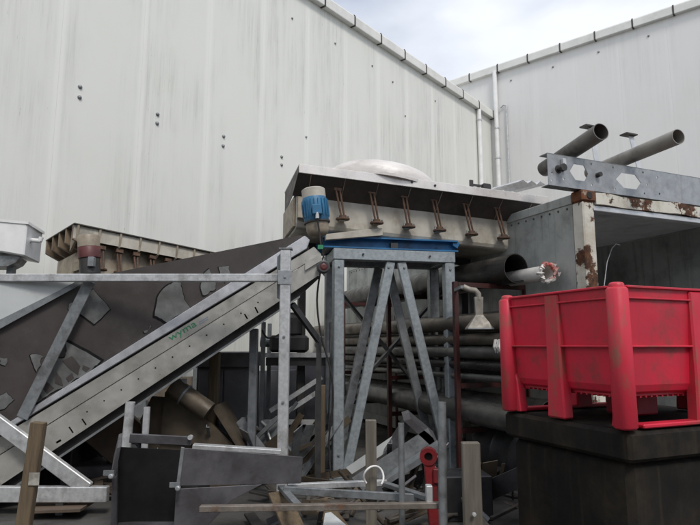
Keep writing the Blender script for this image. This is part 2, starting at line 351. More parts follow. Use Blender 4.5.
# flashing along the eaves, one cap length after another
capfirst = None; k = 0; CW = .975
scap = WD * 1.321
def cap_profile(lenx):
    m_ = MB()
    m_.profile([(-.02, .10), (-.02, -.10), (.0, -.12), (.13, -.13), (.14, -.12), (.14, .08), (.12, .12), (0, .14)], (-lenx / 2, 0, 0), (lenx / 2, 0, 0))
    return m_
def caps(root, org, d, z, n_from, n_to, start):
    ang = math.atan2(d.y, d.x); first = None
    for k in range(n_from, n_to):
        if first is None: first = cap_profile(CW - .03).build('flashing_cap', M['cap'], None, bevel=.008); o = first
        else: o = link(first)
        p = org + d * (start + (k + .5) * CW) - root.location; p.z = z
        o.parent = root; o.location = p; o.rotation_euler = (0, 0, ang)
        j = MB().profile([(-.03, .11), (-.03, -.11), (.0, -.135), (.13, -.145), (.15, -.13), (.15, .085), (.13, .13), (0, .15)], (-.016, 0, 0), (.016, 0, 0)).build('joint_strip', M['under'], None) if k == n_from else link(jf)
        jf = j
        q = org + d * (start + k * CW) - root.location; q.z = z; j.parent = root; j.location = q; j.rotation_euler = (0, 0, ang)
caps(lw, foot, wd, HL + .09, -14, int((corner_s - scap) / CW) + 1, scap)
dp = WLf.on(477.5, 150) + wn * .09
pb = MB().tube([(dp.x, dp.y, .3), (dp.x, dp.y, HL - .05)], .062, 16).build('downpipe', M['white'], lw, smooth=40)
zc = WLf.on(477, 122).z
MB().lathe([(.066, 0), (.075, .005), (.075, .045), (.066, .05)], (dp.x, dp.y, zc), UP, 16).build('pipe_clip', M['galv'], pb)
# right, taller warehouse
rd = hdir(130); rn = Vector((-rd.y, rd.x, 0)); rn = rn if rn.dot(-CORN) > 0 else -rn
WRp = Plane(CORN, 130)
HR = WRp.on(620, 33).z
rw = thing('warehouse', 'taller pale grey panelled warehouse closing the far end of the yard', 'building', CORN + rd * 3)
cladding(rw, CORN, rd, rn, HR, [-8 * PW + .3 + (k + .5) * PW for k in range(0, 22)], M['wall2'], PW)
c0 = CORN + rd * (-8 * PW + .3); c1 = CORN + rd * (14 * PW + .3)
MB().prism([c0 - rn * .06, c1 - rn * .06, c1 - rn * 10, c0 - rn * 10], (0, 0, HR + .02)).build('inner_shell', M['cap'], rw)
caps(rw, CORN, rd, HR + .10, -9, 17, .35)
WRf = WRp.back(-.012)
for x, y in [(511, 80.5), (553, 67), (598.5, 52), (648.5, 36)]:
    bolt_at(rw, WRf.on(x, y), rn, .03)
dp2 = WRf.on(498.5, 140) + rn * .10
pb = MB().tube([(dp2.x, dp2.y, .3), (dp2.x, dp2.y, WRf.on(497, 72).z)], .066, 16).build('downpipe', M['white'], rw, smooth=40)
for yy in (130, 160):
    MB().lathe([(.07, 0), (.08, .005), (.08, .045), (.07, .05)], (dp2.x, dp2.y, WRf.on(498, yy).z), UP, 16).build('pipe_clip', M['galv'], pb)
c3 = WRf.on(508.5, 140) + rn * .05; zt = WRf.on(507, 106).z; c4 = WRf.on(502.5, 140) + rn * .06
MB().tube([(c3.x, c3.y, .3), (c3.x, c3.y, zt - .05), (c3.x, c3.y, zt), ((c3 * .5 + c4 * .5).x, (c3 * .5 + c4 * .5).y, zt + .04), (c4.x, c4.y, zt - .03)], .022, 8).build('conduit', M['galv'], rw, smooth=40)

surround_block = thing('warehouse', 'added unseen plain grey block behind the viewpoint to shape the light', 'building', Vector((2, -11, 0)))  # unseen block added only as a surround for the light
MB().abox(-12, 16, -16, -6, 0, 5.0).build('wall', M['contside'], surround_block)
MB().abox(-12.3, 16.3, -16.3, -5.7, 5.01, 5.2).build('roof', M['roof'], surround_block)
# ------------------------------------------------------------------ shipping container
EA = 67.0; e = hdir(EA); gd = hdir(EA - 90)
rz = ray(584, 189); YC = (2.9 - CAMZ) / (rz.z / rz.y); C0 = at(582, 189, YC); C0.z = 0
PF = Plane(C0, EA); PS = Plane(C0, EA - 90)
CWD, CLN, CH = 2.44, 6.06, 2.9
ct = thing('shipping_container', 'open shipping container with grey riveted side and rusty white door frame', 'container', C0)
def cbox(u0, u1, v0, v1, z0, z1):                             # container local: u along e, v along gd
    m_ = MB(); c = C0 + e * (u0 + u1) / 2 + gd * (v0 + v1) / 2 + UP * (z0 + z1) / 2
    return m_.box(c, e * (u1 - u0) / 2, gd * (v1 - v0) / 2, UP * (z1 - z0) / 2)
cbox(.008, .06, .15, CLN - .1, .2, CH - .12).build('side_panel', M['contside'], ct)
cbox(CWD - .06, CWD - .008, .15, CLN - .1, .2, CH - .12).build('side_panel', M['contside'], ct)
cbox(.0, .07, .15, CLN - .1, CH - .118, CH - .02).build('top_rail', M['contside'], ct, bevel=.006)
cbox(CWD - .07, CWD, .15, CLN - .1, CH - .118, CH - .02).build('top_rail', M['contside'], ct, bevel=.006)
cbox(.062, CWD - .062, .1, CLN - .1, CH - .10, CH - .022).build('roof', M['contin'], ct)
cbox(.062, CWD - .062, .1, CLN - .1, .05, .2).build('floor', M['contin'], ct)
cbox(.0, CWD, CLN - .098, CLN, .1, CH - .03).build('end_wall', M['contside'], ct)
for u0 in (0, CWD - .15):
    cbox(u0, u0 + .15, 0, .148, .12, CH - .12).build('corner_post', M['contrust'], ct, bevel=.012)
    for z0 in (0, CH - .118):
        q = cbox(u0 - .006, u0 + .172, -.008, .158, z0, z0 + .118); q.build('corner_casting', M['casting'], ct, bevel=.015)
        MB().lathe([(.0, 0), (.034, 0), (.04, .006), (.04, .012)], C0 + e * (u0 + .085) - gd * .014 + UP * (z0 + .06), gd, 14).build('casting_hole', M['black'], ct)
# wavy, dented rusty header
hm = MB(); nseg = 18
ring = []
for i in range(nseg + 1):
    u = .174 + (CWD - .348) * i / nseg; dz = random.uniform(-.012, .012); dv = random.uniform(-.008, .008)
    ring.append([C0 + e * u + gd * (.0 + dv) + UP * (CH - .015 + dz), C0 + e * u + gd * (.0 + dv) + UP * (CH - .135 + dz * .6), C0 + e * u + gd * .09 + UP * (CH - .135), C0 + e * u + gd * .09 + UP * (CH - .015)])
vs = [p for r_ in ring for p in r_]
fs = [(i * 4 + k, i * 4 + (k + 1) % 4, (i + 1) * 4 + (k + 1) % 4, (i + 1) * 4 + k) for i in range(nseg) for k in range(4)] + [(0, 1, 2, 3), (nseg * 4 + 3, nseg * 4 + 2, nseg * 4 + 1, nseg * 4)]
hm.add(vs, fs).build('header_beam', M['contrust'], ct)
cbox(.152, CWD - .152, .02, .11, CH - .20, CH - .142).build('door_seal_rail', M['alu'], ct, bevel=.006)
cbox(.152, CWD - .152, 0, .12, .0, .14).build('door_sill', M['contrust'], ct, bevel=.01)
rv = None
for i in range(46):
    p = C0 + gd * (.22 + i * .125) + UP * (CH - .155) + e * .008
    if rv is None: rv = MB().lathe([(.013, 0), (.011, .006), (0, .009)], p, -e, 8).build('rivet', M['under'], ct); rl = p
    else: link(rv, ct, rv.location + (p - rl))
MB().tube([PF.back(.4).on(604, 286), PF.back(.4).on(607, 262), PF.back(.4).on(612, 248), PF.back(.4).on(616, 244), PF.back(.4).on(620, 245)], .006, 6).build('hanging_cable', M['alu'], ct, smooth=60)

# things lying on the container
zb = CH + .004
PB = Plane(C0 + gd * .02, EA)
u0 = (PB.on(548, 170) - PB.Q).dot(e); u1 = 2.6; bh = .315
holes = []
def hexhole(cx, cy, w, h): return [(cx - w / 2, cy), (cx - w / 4, cy + h / 2), (cx + w * .28, cy + h / 2), (cx + w / 2, cy), (cx + w * .3, cy - h / 2), (cx - w * .22, cy - h / 2)]
hx_ = [(PB.on(x, 172) - PB.Q).dot(e) - u0 for x in (579, 628)]
holes.append(hexhole(hx_[0], .17, .24, .165)); holes.append(hexhole(hx_[1], .16, .36, .16))
def roundhole(cx, cy, r): return [(cx + r * math.cos(t * math.pi / 4), cy + r * math.sin(t * math.pi / 4)) for t in range(8)]
for cx, cy in ((.04, .05), (.05, .12), (.19, .08), (.22, .29), (hx_[0] + .17, .28), (hx_[0] + .16, .06), (hx_[1] - .21, .28), (hx_[1] - .2, .05), (hx_[1] + .22, .28), (hx_[1] + .22, .05), (1.12, .15), (1.22, .15), (1.34, .15), (1.5, .25), (1.52, .07)):
    holes.append(roundhole(cx, cy, .012))
cb = thing('channel_beam', 'galvanised channel beam with hexagonal cut-outs lying on the container roof edge', 'beam', PB.Q + e * (u0 + 1) + UP * zb)
org = PB.Q + e * u0 + UP * zb
MB().holed([(0, 0), (u1, 0), (u1, bh), (0, bh)], holes, org, e, UP, gd * .007).build('web', M['galvmid'], cb)
MB().box(org + e * u1 / 2 + gd * .055 + UP * (bh + .0045), e * u1 / 2, gd * .055, UP * .004).build('flange', M['galvdark'], cb)
MB().box(org + e * u1 / 2 + gd * .06 + UP * .0045, e * u1 / 2 * .995, gd * .05, UP * .004).build('flange', M['galvdark'], cb)
bp = org + e * .13 + UP * .17 - gd * .001
bo = MB().lathe([(0, -.03), (.045, -.03), (.045, .0), (.022, .0), (.022, .05), (.04, .05), (.04, .08), (0, .08)], bp, -gd, 8).build('anchor_bolt', M['blacksteel'], cb)
MB().lathe([(0, 0), (.025, 0), (.025, .05), (0, .05)], org + e * (hx_[0] + .24) + UP * .17 - gd * .001, -gd, 8).build('anchor_bolt', M['blacksteel'], cb)
MB().box(org + e * .18 + UP * .22 - gd * .022, e * .02, gd * .02, UP * .06).build('clamp_plate', M['galv'], cb, bevel=.004)

def pipe_thing(name, p0, p1, r, th, m, label, group=None, cat='pipe'):
    c = (Vector(p0) + Vector(p1)) / 2
    o = MB().pipe(p0, p1, r, r - th).build(name, m, None, smooth=40, loc=Vector((c.x, c.y, min(p0[2], p1[2]) - r)))
    return tag(o, label, cat, group)
pa, pb_ = at(601, 131.5, 5.2), at(540, 172, 6.2)
pipe_thing('steel_pipe', pa, pa + (pb_ - pa) * .92, .084, .007, M['pipeold'], 'dark grimy steel pipe jutting over the channel beam on the container roof', 'pipes on the container roof')
pa, pb_ = at(678.5, 136.5, 5.2), at(622, 160, 5.92)
pipe_thing('steel_pipe', pa, pa + (pb_ - pa) * 1.7, .074, .006, M['pipetan2'], 'streaky grey pipe jutting over the right part of the channel beam', 'pipes on the container roof')
for i, (xt, yt, xb, lab) in enumerate(((591, 128, 599, 'flat bar bracket with small top plate beside the dark roof pipe'), (631, 136, 643, 'flat bar bracket with small top plate above the streaky grey roof pipe'))):
    Yb = 6.05 + i * .12
    t0 = at(xt, yt, Yb + .02); b0 = atz(xb + 4, 175, CH + .005)
    b0 = at(xb + 3, 175, Yb); b0.z = CH + .005
    b = thing('bracket', lab, 'bracket', b0, 'flat bar brackets on the container roof')
    MB().bar(b0, t0, .012, .07, e).build('upright', M['alu'], b, bevel=.003)
    MB().box(t0 + UP * .006 - e * .035, e * .085, gd * .05, UP * .007).build('top_plate', M['under'], b)
    MB().box(b0 + UP * .004 + e * .0, e * .07, gd * .05, UP * .004).build('foot_plate', M['galv'], b)
cs = MB(); pr = [(-.2, 0), (-.13, .035), (-.06, .0), (.0, .04), (.07, 0), (.13, .045), (.2, .01)]
for i in range(len(pr) - 1):
    a_, b_ = pr[i], pr[i + 1]; q0 = at(532, 184, 6.45); w_ = gd * .42 + e * -.1
    cs.prism([q0 + e * a_[0] + UP * a_[1], q0 + e * b_[0] + UP * b_[1], q0 + e * b_[0] + UP * (b_[1] + .006), q0 + e * a_[0] + UP * (a_[1] + .006)], w_)
tag(cs.build('corrugated_sheet', M['galv']), 'crumpled corrugated sheet offcut lying at the container roof corner', 'metal sheet')
q0 = PF.back(.35).on(683, 178); gp = MB().box(Vector((q0.x, q0.y, CH + .36)) + e * .6 + gd * .4, e * .6, gd * .35, UP * .02)
gp2 = thing('green_panel', 'green sheet panel on short feet on the container roof at the right edge', 'panel', Vector((q0.x, q0.y, CH)) + e * .6 + gd * .4)
gp.build('sheet', M['green'], gp2, bevel=.005)
for su in (-.5, .5): MB().box(Vector((q0.x, q0.y, CH + .17)) + e * (.6 + su) + gd * .4, e * .03, gd * .3, UP * .165).build('foot', M['galvdark'], gp2)

# ------------------------------------------------------------------ vibrating tray on its stand
TAh = 76.0; TT = math.tan(R(3.3)); eT = hdir(TAh) - UP * TT; gT = hdir(TAh - 90); ehT = hdir(TAh)
T0 = at(299, 168, 5.73); PT = Plane(T0, TAh)
ZT = PT.on(299, 163.5).z; ZLB = PT.on(299, 172.5).z
PBo = PT.back(.24); ZB1 = PBo.on(300, 196).z
def tl(p): return (p - T0).dot(ehT)
ur = tl(PT.on(549, 197)); ub0, ub1 = tl(PBo.on(296, 220)), tl(PBo.on(511, 225))
ZB0 = PBo.on(470, 246.5).z + TT * tl(PBo.on(470, 246.5))
vt = thing('vibrating_tray', 'cream vibrating tray feeder with pale lid on the galvanised stand', 'feeder', Vector((T0.x, T0.y, ZB0)) + eT * (ub0 + ub1) / 2 + gT * .6)
def tp(u, v, z): return Vector((T0.x, T0.y, z)) + eT * u + gT * v
def tbox(u0, u1, v0, v1, z0, z1): return MB().box(tp((u0 + u1) / 2, (v0 + v1) / 2, (z0 + z1) / 2), eT * (u1 - u0) / 2, gT * (v1 - v0) / 2, UP * (z1 - z0) / 2)
tbox(0, ur, 0, .014, ZLB, ZT).build('lid_lip', M['lid'], vt, bevel=.004)
tbox(.0, ur - .01, .016, 1.15, ZT - .016, ZT - .002).build('lid_plate', M['lid'], vt)
ug = MB(); ug.prism([tp(-.005, .016, ZLB), tp(-.03, .245, ZB1), tp(-.03, .26, ZB1), tp(-.005, .03, ZLB + .012)], eT * (ur + .0))
ug.build('sloping_underplate', M['under'], vt)
MB().prism([tp(0.002, .02, ZT - .02), tp(-.004, .02, ZLB), tp(-.03, .26, ZB1), tp(0, 1.1, ZB1), tp(0, 1.1, ZT - .02)], eT * .006).build('end_plate', M['under'], vt)
for i in range(8):
    u = .13 + i * (ur - .2) / 7.4
    MB().prism([tp(u, .015, ZLB - .004), tp(u, .24, ZB1 - .004), tp(u, .15, ZB1 - .004 + .09)], eT * .006).build('gusset', M['creamd'], vt)
body = MB()
bodyp = [(.25, ZB1 + .05), (.25, ZB0 + .06), (.27, ZB0 + .015), (.31, ZB0), (1.2, ZB0), (1.2, ZB1 + .05)]
body.prism([tp(ub0, v, z) for v, z in bodyp], eT * (ub1 - ub0)).build('tray_body', M['cream'], vt, bevel=.01)
tbox(ub0 - .03, ub0 - .004, .27, 1.1, ZB0 + .02, ZB1 - .01).build('end_flange', M['creamd'], vt, bevel=.004)
# six spring rods
for xt, yt, xf, yf in ((338, 190, 343, 218), (372, 193, 377, 222), (404.5, 197, 409, 226), (434, 200, 440, 229.5), (465.5, 204, 472, 233.5), (497, 208, 504, 237)):
    P1, P2 = PT.back(.12), PT.back(.15)
    a_, f_ = P1.on(xt, yt), P2.on(xf, yf)
    sr = MB().tube([a_ - eT * .022, f_ - eT * .016], .011, 8).tube([a_ + eT * .022, f_ + eT * .016], .011, 8).build('spring_rod', M['rustrod'], vt, smooth=40)
    MB().box(a_ + UP * .01 + gT * .02, eT * .042, gT * .03, UP * .02).build('top_clamp', M['rustrod'], sr, bevel=.004)
    MB().lathe([(0, -.018), (.075, -.018), (.075, -.002), (.04, .004), (.04, .028), (0, .03)], f_ + gT * .01, UP, 16).build('mount_disc', M['rustrod'], sr, smooth=40)
    MB().box(f_ + gT * .075 - UP * .012, eT * .035, gT * .055, UP * .008).build('bracket', M['cream'], sr)
    for sgn in (-1, 1): MB().lathe([(.011, 0), (.011, .03), (0, .03)], f_ + eT * .055 * sgn + UP * -.002, UP, 6).build('nut', M['galvdark'], sr)
# pad bar, wing bolt, lid bolts
PP = PT.back(.17)
a_, b_ = PP.on(326, 237), PP.on(383, 231.5)
MB().prism([PP.on(326, 240), PP.on(383, 235.5), PP.on(383, 228), PP.on(370, 229), PP.on(326, 234)], gT * .07).build('pad_bar', M['cream'], vt, bevel=.005)
wb = tp(tl(PT.back(.2).on(478, 184)), .2, ZT - .002)
w1 = MB().lathe([(0, 0), (.02, 0), (.02, .07), (0, .07)], wb, UP, 8).box(wb + UP * .09, eT * .1, gT * .01, UP * .012).box(wb + UP * .1 - eT * .085, eT * .02, gT * .012, UP * .045).build('toggle_bolt', M['blacksteel'], vt)
MB().box(wb + UP * .085 + eT * .1, eT * .05, gT * .04, UP * .035).build('toggle_knob', M['blacksteel'], vt, bevel=.01)
for x, y in ((412, 182), (435, 185.5)):
    MB().lathe([(.014, 0), (.012, .012), (0, .014)], PT.on(x, y) - gT * .0, -gT, 8).build('lid_bolt', M['blacksteel'], vt)
# shallow domed cover standing on the lid
uD = tl(PT.back(.62).on(380, 170)); dc = tp(uD, .62, ZT - .001)
D0 = thing('domed_cover', 'shallow round stainless dome cover lying on the tray lid', 'cover', dc)
dax = (UP + ehT * .12 - gT * .04).normalized()
pr = [(.65, .0)] + [(.65 * math.cos(t) ** .75, .03 + .215 * math.sin(t)) for t in [k * math.pi / 24 for k in range(0, 13)]]
MB().lathe(pr, dc + UP * .04, dax, 56).build('dome', M['stain'], D0, smooth=50)
MB().lathe([(.5, -.03), (.67, -.03), (.67, .0), (.65, .004)], dc + UP * .04, dax, 56).build('rim', M['stain'], D0)
MB().lathe([(0, 0), (.45, 0), (.45, .04), (0, .04)], dc, UP, 32).build('collar', M['stain'], D0)
# vibration motor
m0, m1 = at(313, 189, 5.55), at(318.5, 236, 5.55); ax = (m1 - m0); ML = ax.length; ax.normalize()
mt = MB().lathe([(0, ML * .2), (.118, ML * .2), (.122, ML * .22), (.122, ML * .7), (.115, ML * .72), (0, ML * .72)], m0, ax, 28).build('motor_housing', M['blue'], vt, smooth=40)
MB().lathe([(0, 0), (.1, 0), (.118, .012), (.118, ML * .2), (0, ML * .2)], m0, ax, 28).build('end_cap', M['cream'], mt, smooth=40)
MB().lathe([(0, ML * .722), (.112, ML * .722), (.112, ML * .88), (.10, ML * .95), (.07, ML * 1.0), (0, ML * 1.02)], m0, ax, 28).build('end_cap', M['creamd'], mt, smooth=40)
MB().lathe([(.13, ML * .7), (.13, ML * .735)], m0, ax, 28).lathe([(.113, ML * .7), (.13, ML * .7)], m0, ax, 28).lathe([(.113, ML * .735), (.13, ML * .735)], m0, ax, 28).build('clamp_ring', M['blacksteel'], mt)
_, fa, fu = frame_of(ax)
for k in range(20):
    t = 2 * math.pi * k / 20; rr = fa * math.cos(t) + fu * math.sin(t)
    MB().bar(m0 + ax * ML * .26 + rr * .125, m0 + ax * ML * .62 + rr * .125, .007, .02, rr).build('cooling_fin', M['blue'], mt)
jp = m0 + ax * ML * .52 + Vector((0.02, -.15, 0))
MB().box(jp, Vector((.045, 0, 0)), Vector((0, .035, 0)), ax * .05).build('terminal_box', M['blue'], mt, bevel=.008)
MB().lathe([(0, -.06), (.018, -.06), (.018, .0), (0, 0)], jp + Vector((.005, -.02, -.03)), UP, 10).build('cable_gland', M['alu'], mt)
MB().tube([jp + Vector((.005, -.02, -.09)), at(319.5, 233, 5.42), at(321, 246, 5.42), at(323.5, 256, 5.42), at(322, 262, 5.44), at(318, 268, 5.46)], .009, 8).build('power_cable', M['black'], mt, smooth=60)
MB().prism([tp(.02, .17, ZB0 + .1), tp(.02, .245, ZB0 + .1), tp(.02, .245, ZB1 - .02), tp(.02, .17, ZB1 - .02)], eT * .2).build('motor_mount', M['creamd'], vt, bevel=.005)

# ---- stand
SA = 78.0; es = hdir(SA); gs = hdir(SA - 90)
S0 = atz(333, 481, 0.0); PSt = Plane(S0, SA)
SW = (PSt.on(456, 300) - S0).dot(es); ZS = PSt.on(340, 248).z; SD = .62; LW = .115
st = thing('support_stand', 'blue grey galvanised steel stand with crossed diagonals under the tray', 'stand', S0 + es * SW / 2 + gs * SD / 2)
def sp_(u, v, z): return Vector((S0.x, S0.y, z)) + es * u + gs * v
for u in (LW / 2, SW - LW / 2):
    for v in (LW / 2, SD - LW / 2):
        MB().bar(sp_(u, v, .012), sp_(u, v, ZS - .125), LW, LW, gs).build('leg', M['galvblue' if v < .2 else 'galvdark'], st, bevel=.01)  # rear legs coloured darker for the shade behind the stand
        MB().bar(sp_(u, v, 0), sp_(u, v, .012), LW * 1.6, LW * 1.6, gs).build('foot_plate', M['galvblue'], st)
for v in (LW / 2 - .004, SD - LW / 2 + .004):
    MB().bar(sp_(-.006, v, ZS - .0625), sp_(SW + .006, v, ZS - .0625), LW, .124).build('top_rail', M['galvblue'], st, bevel=.008)
for u in (LW / 2, SW - LW / 2):
    MB().bar(sp_(u, LW, ZS - .0625), sp_(u, SD - LW, ZS - .0625), LW * .96, .118).build('side_rail', M['galvblue'], st, bevel=.008)
mid = (PSt.on(397, 262) - S0).dot(es)
for v, m_ in ((.045, 'galvblue'), (SD - .05, 'galvdark')):  # rear pair coloured darker for the shade there
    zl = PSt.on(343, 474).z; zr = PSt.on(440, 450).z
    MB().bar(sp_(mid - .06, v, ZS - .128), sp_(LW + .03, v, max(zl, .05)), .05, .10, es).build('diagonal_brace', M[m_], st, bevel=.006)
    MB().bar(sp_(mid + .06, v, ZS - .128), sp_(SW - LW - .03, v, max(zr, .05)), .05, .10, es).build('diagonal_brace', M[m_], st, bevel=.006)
for u in (.03, SW - .03):
    MB().bar(sp_(u, LW, ZS - .3), sp_(u, SD - LW, .35), .008, .06, gs).build('side_brace', M['galvdark'], st)
for u in (.32, SW - .3): MB().lathe([(.012, 0), (.012, .008), (0, .01)], sp_(u, -.014, ZS - .06), -gs, 8).build('bolt_head', M['blacksteel'], st)
# blue under-frame between stand and tray
bfz = PSt.on(340, 235.5).z
bf = thing('blue_base_frame', 'blue painted steel base frame lying between stand top and cream tray', 'frame', sp_(SW / 2, .3, ZS))
ubl = (PSt.on(324, 240) - S0).dot(es); ubr = (PSt.on(458, 240) - S0).dot(es)
MB().channel(sp_(ubl, .10, ZS + .004), sp_(ubr, .10, ZS + .004), .1, bfz - ZS - .008, .016, UP, 1).build('side_channel', M['blued'], bf)
MB().channel(sp_(ubl, SD - .08, ZS + .004), sp_(ubr, SD - .08, ZS + .004), .07, bfz - ZS - .008, .012, UP, -1).build('side_channel', M['blued'], bf)
for u in (ubl + .1, mid, ubr - .12):
    MB().bar(sp_(u, .118, ZS + .05), sp_(u, SD - .06, ZS + .05), .08, .085).build('cross_member', M['blacksteel'], bf)
MB().box(sp_(mid - .02, .05, ZS + .052), es * .04, gs * .03, UP * .03).build('lug', M['blacksteel'], bf)
MB().prism([sp_(ubr - .06, .02, bfz - .006), sp_(ubr + .03, .02, bfz - .02), sp_(ubr + .0, .02, bfz - .09), sp_(ubr - .05, .02, bfz - .06)], gs * .06).build('end_lug', M['blued'], bf)
# rear trestle carrying the back of the tray
tr = thing('trestle', 'dark steel trestle behind the galvanised stand under the tray', 'stand', tp((ub0 + ub1) / 2, 1.05, 0))
for u in (ub0 + .2, ub1 - .25):
    MB().bar(tp(u, 1.05, 0), tp(u, 1.05, ZB0 - .08), .09, .09, gT).build('leg', M['blacksteel'], tr, bevel=.006)
MB().bar(tp(ub0 + .3, 1.06, ZB0 - .15), tp(ub1 - .3, 1.06, .3), .03, .09, gT).build('brace', M['blacksteel'], tr)
MB().bar(tp(ub1 - .3, 1.0, ZB0 - .15), tp(ub0 + .3, 1.0, .3), .03, .09, gT).build('brace', M['blacksteel'], tr)
MB().bar(tp(ub0 + .1, 1.05, ZB0 - .042), tp(ub1 - .1, 1.05, ZB0 - .042), .1, .078).build('top_beam', M['blacksteel'], tr, bevel=.006)

# ------------------------------------------------------------------ inclined conveyor with hopper
QC = at(60, 430, 5.02); PV = Plane(QC, 80.0)
cv = thing('hopper_conveyor', 'inclined stainless hopper conveyor with dark worn side panel and green lettering', 'conveyor', at(150, 500, 5.3) * Vector((1, 1, 0)) if False else Vector((at(150, 400, 5.3).x, 5.4, 0)))
nv = -PV.n
def pv(x, y, b=0.): return (PV.back(b) if b else PV).on(x, y)
# line pairs (pixel) along the incline
def lin(x, xa, ya, xb, yb): return ya + (yb - ya) * (x - xa) / (xb - xa)
def yblack(x): return lin(x, 13, 429, 226, 300)
def ybot(x): return lin(x, 13, 477, 319, 275)
def ychan(x): return lin(x, 27, 411, 306, 234.8)
XL, XR = -45, 323
inc = (pv(XR, yblack(XR)) - pv(XL, yblack(XL))).normalized()
# lower side beam with slots: two plates (an upper band and a lower band with a fold line)
def fold(x): return yblack(x) + (ybot(x) - yblack(x)) * .36
MB().prism([pv(XL, yblack(XL)), pv(XR - 9, yblack(XR - 9)), pv(XR - 2, fold(XR - 2)), pv(XL, fold(XL))], nv * .03).build('side_beam', M['stain2'], cv, bevel=.003)
o2 = pv(13, ybot(13)); ax2 = (pv(319, ybot(319)) - o2).normalized(); ay2 = (UP - ax2 * UP.dot(ax2)).normalized()
def loc2(x, y): p = pv(x, y, -.006) - o2; return (p.dot(ax2), p.dot(ay2))
o2 = pv(13, ybot(13), -.006)
slots = []
def slot(x0, y0, x1, y1, w=.014):
    a_, b_ = Vector(loc2(x0, y0)), Vector(loc2(x1, y1)); d_ = (b_ - a_).normalized(); n_ = Vector((-d_.y, d_.x)) * w / 2
    slots.append([tuple(a_ + n_), tuple(b_ + n_), tuple(b_ - n_), tuple(a_ - n_)])
slot(82, 419, 86, 425); slot(69, 427, 73, 433); slot(56, 443, 61, 440, .018); slot(255, 307, 258, 313); slot(244.5, 314, 247.5, 319)
for i in range(11):
    x = 87 + i * 17.1; y = fold(x) + (ybot(x) - fold(x)) * .42
    slots.append([(loc2(x, y)[0] + .008 * math.cos(t * math.pi / 3), loc2(x, y)[1] + .008 * math.sin(t * math.pi / 3)) for t in range(6)])
MB().holed([loc2(XL, fold(XL) + 1), loc2(XL, ybot(XL)), loc2(XR - 4, ybot(XR - 4)), loc2(XR, ybot(XR) - 9), loc2(XR - 2, fold(XR - 2) + .6)][::-1], slots, o2, ax2, ay2, nv * .012).build('side_beam', M['stain2'], cv)
MB().prism([pv(XL, fold(XL) + 2, .05), pv(XR - 8, fold(XR - 8) + 2, .05), pv(XR - 8, ybot(XR - 8) - 2, .05), pv(XL, ybot(XL) - 2, .05)], nv * .03).build('inner_web', M['black'], cv)
# black gap and pale channel
MB().prism([pv(XL, yblack(XL) - 3.5, .03), pv(XR - 14, yblack(XR - 14) - 3.5, .03), pv(XR - 14, yblack(XR - 14), .03), pv(XL, yblack(XL), .03)], nv * .03).build('gap_strip', M['black'], cv)
MB().prism([pv(XL, ychan(XL), -.02), pv(305, ychan(305), -.02), pv(310, 240, -.02), pv(307, yblack(307) - 2.5, -.02), pv(XL, yblack(XL) - 3, -.02)], nv * .06).build('skirt_channel', M['lilac'], cv, bevel=.006)
# return belt beneath
MB().prism([pv(XL, ybot(XL) - 4, .06), pv(316, ybot(316) - 4, .06), pv(320, ybot(320) + 3, .06), pv(300, ybot(300) + 8, .06), pv(XL, ybot(XL) + 10, .06)], nv * .7).build('return_belt', M['black'], cv)
MB().prism([pv(XL, ybot(XL) + 10, .05), pv(300, ybot(300) + 8, .05), pv(300, ybot(300) + 10, .05), pv(XL, ybot(XL) + 13, .05)], nv * .03).build('lower_edge', M['galvdark'], cv)
MB().prism([pv(XL, yblack(XL), .12), pv(300, yblack(300) - 6, .12), pv(300, yblack(300) + 2, .12), pv(XL, yblack(XL) + 9, .12)], nv * .68).build('belt', M['black'], cv)
MB().prism([pv(XL, yblack(XL) - 14, .86), pv(XR - 30, yblack(XR - 30) - 9, .86), pv(XR - 30, ybot(XR - 30), .86), pv(XL, ybot(XL), .86)], nv * .03).build('side_beam', M['stain2'], cv)
# lettering
def text_part(body, x, y, x2, y2, h, m, name):
    cu = bpy.data.curves.new('t', 'FONT'); cu.body = body; cu.size = 1; cu.extrude = 0
    tmp = bpy.data.objects.new('t', cu); COL.objects.link(tmp)
    me = bpy.data.meshes.new_from_object(tmp.evaluated_get(bpy.context.evaluated_depsgraph_get())); bpy.data.objects.remove(tmp); bpy.data.curves.remove(cu)
    p0, p1 = pv(x, y, -.004), pv(x2, y2, -.004); d = (p1 - p0).normalized(); u = (UP - d * UP.dot(d)).normalized()
    xs = [v.co.x for v in me.vertices]; w = max(xs) - min(xs); sx = (p1 - p0).length / w
    mb = MB(); mb.v = [p0 + d * (v.co.x - min(xs)) * sx + u * v.co.y * h for v in me.vertices]; mb.f = [tuple(pg.vertices) for pg in me.polygons]
    bpy.data.meshes.remove(me)
    return mb.build(name, m, cv)
text_part('wyma', 170.5, 341, 197, 325.5, .085, M['decal'], 'lettering')
for k, dy in enumerate((0, 2.2)):
    MB().prism([pv(199, 321.5 + dy, -.003), pv(208, 316 + dy, -.003), pv(208, 317 + dy, -.003), pv(199, 322.5 + dy, -.003)], nv * .002).build('small_print', M['decalg'], cv)
# head end: motor plug, head shaft housing
hp = pv(323, 267.5, -.05)
MB().lathe([(0, 0), (.062, 0), (.062, .05), (.05, .055), (.05, .062), (.036, .062), (.036, .05), (0, .05)], hp, -nv, 20).build('shaft_bearing', M['blacksteel'], cv)
MB().lathe([(0, .0), (.036, 0), (.036, .058), (.02, .066), (0, .066)], hp - nv * .0, -nv, 16).build('shaft_end', M['maroon'], cv)
MB().box(pv(313, 262, -.02), inc * .09, UP * .035, nv * .012).build('bearing_plate', M['stain2'], cv)
MB().box(pv(320.5, 247, -.02), Vector((.025, 0, 0)), UP * .02, nv * .01).build('green_tab', M['decal'], cv)
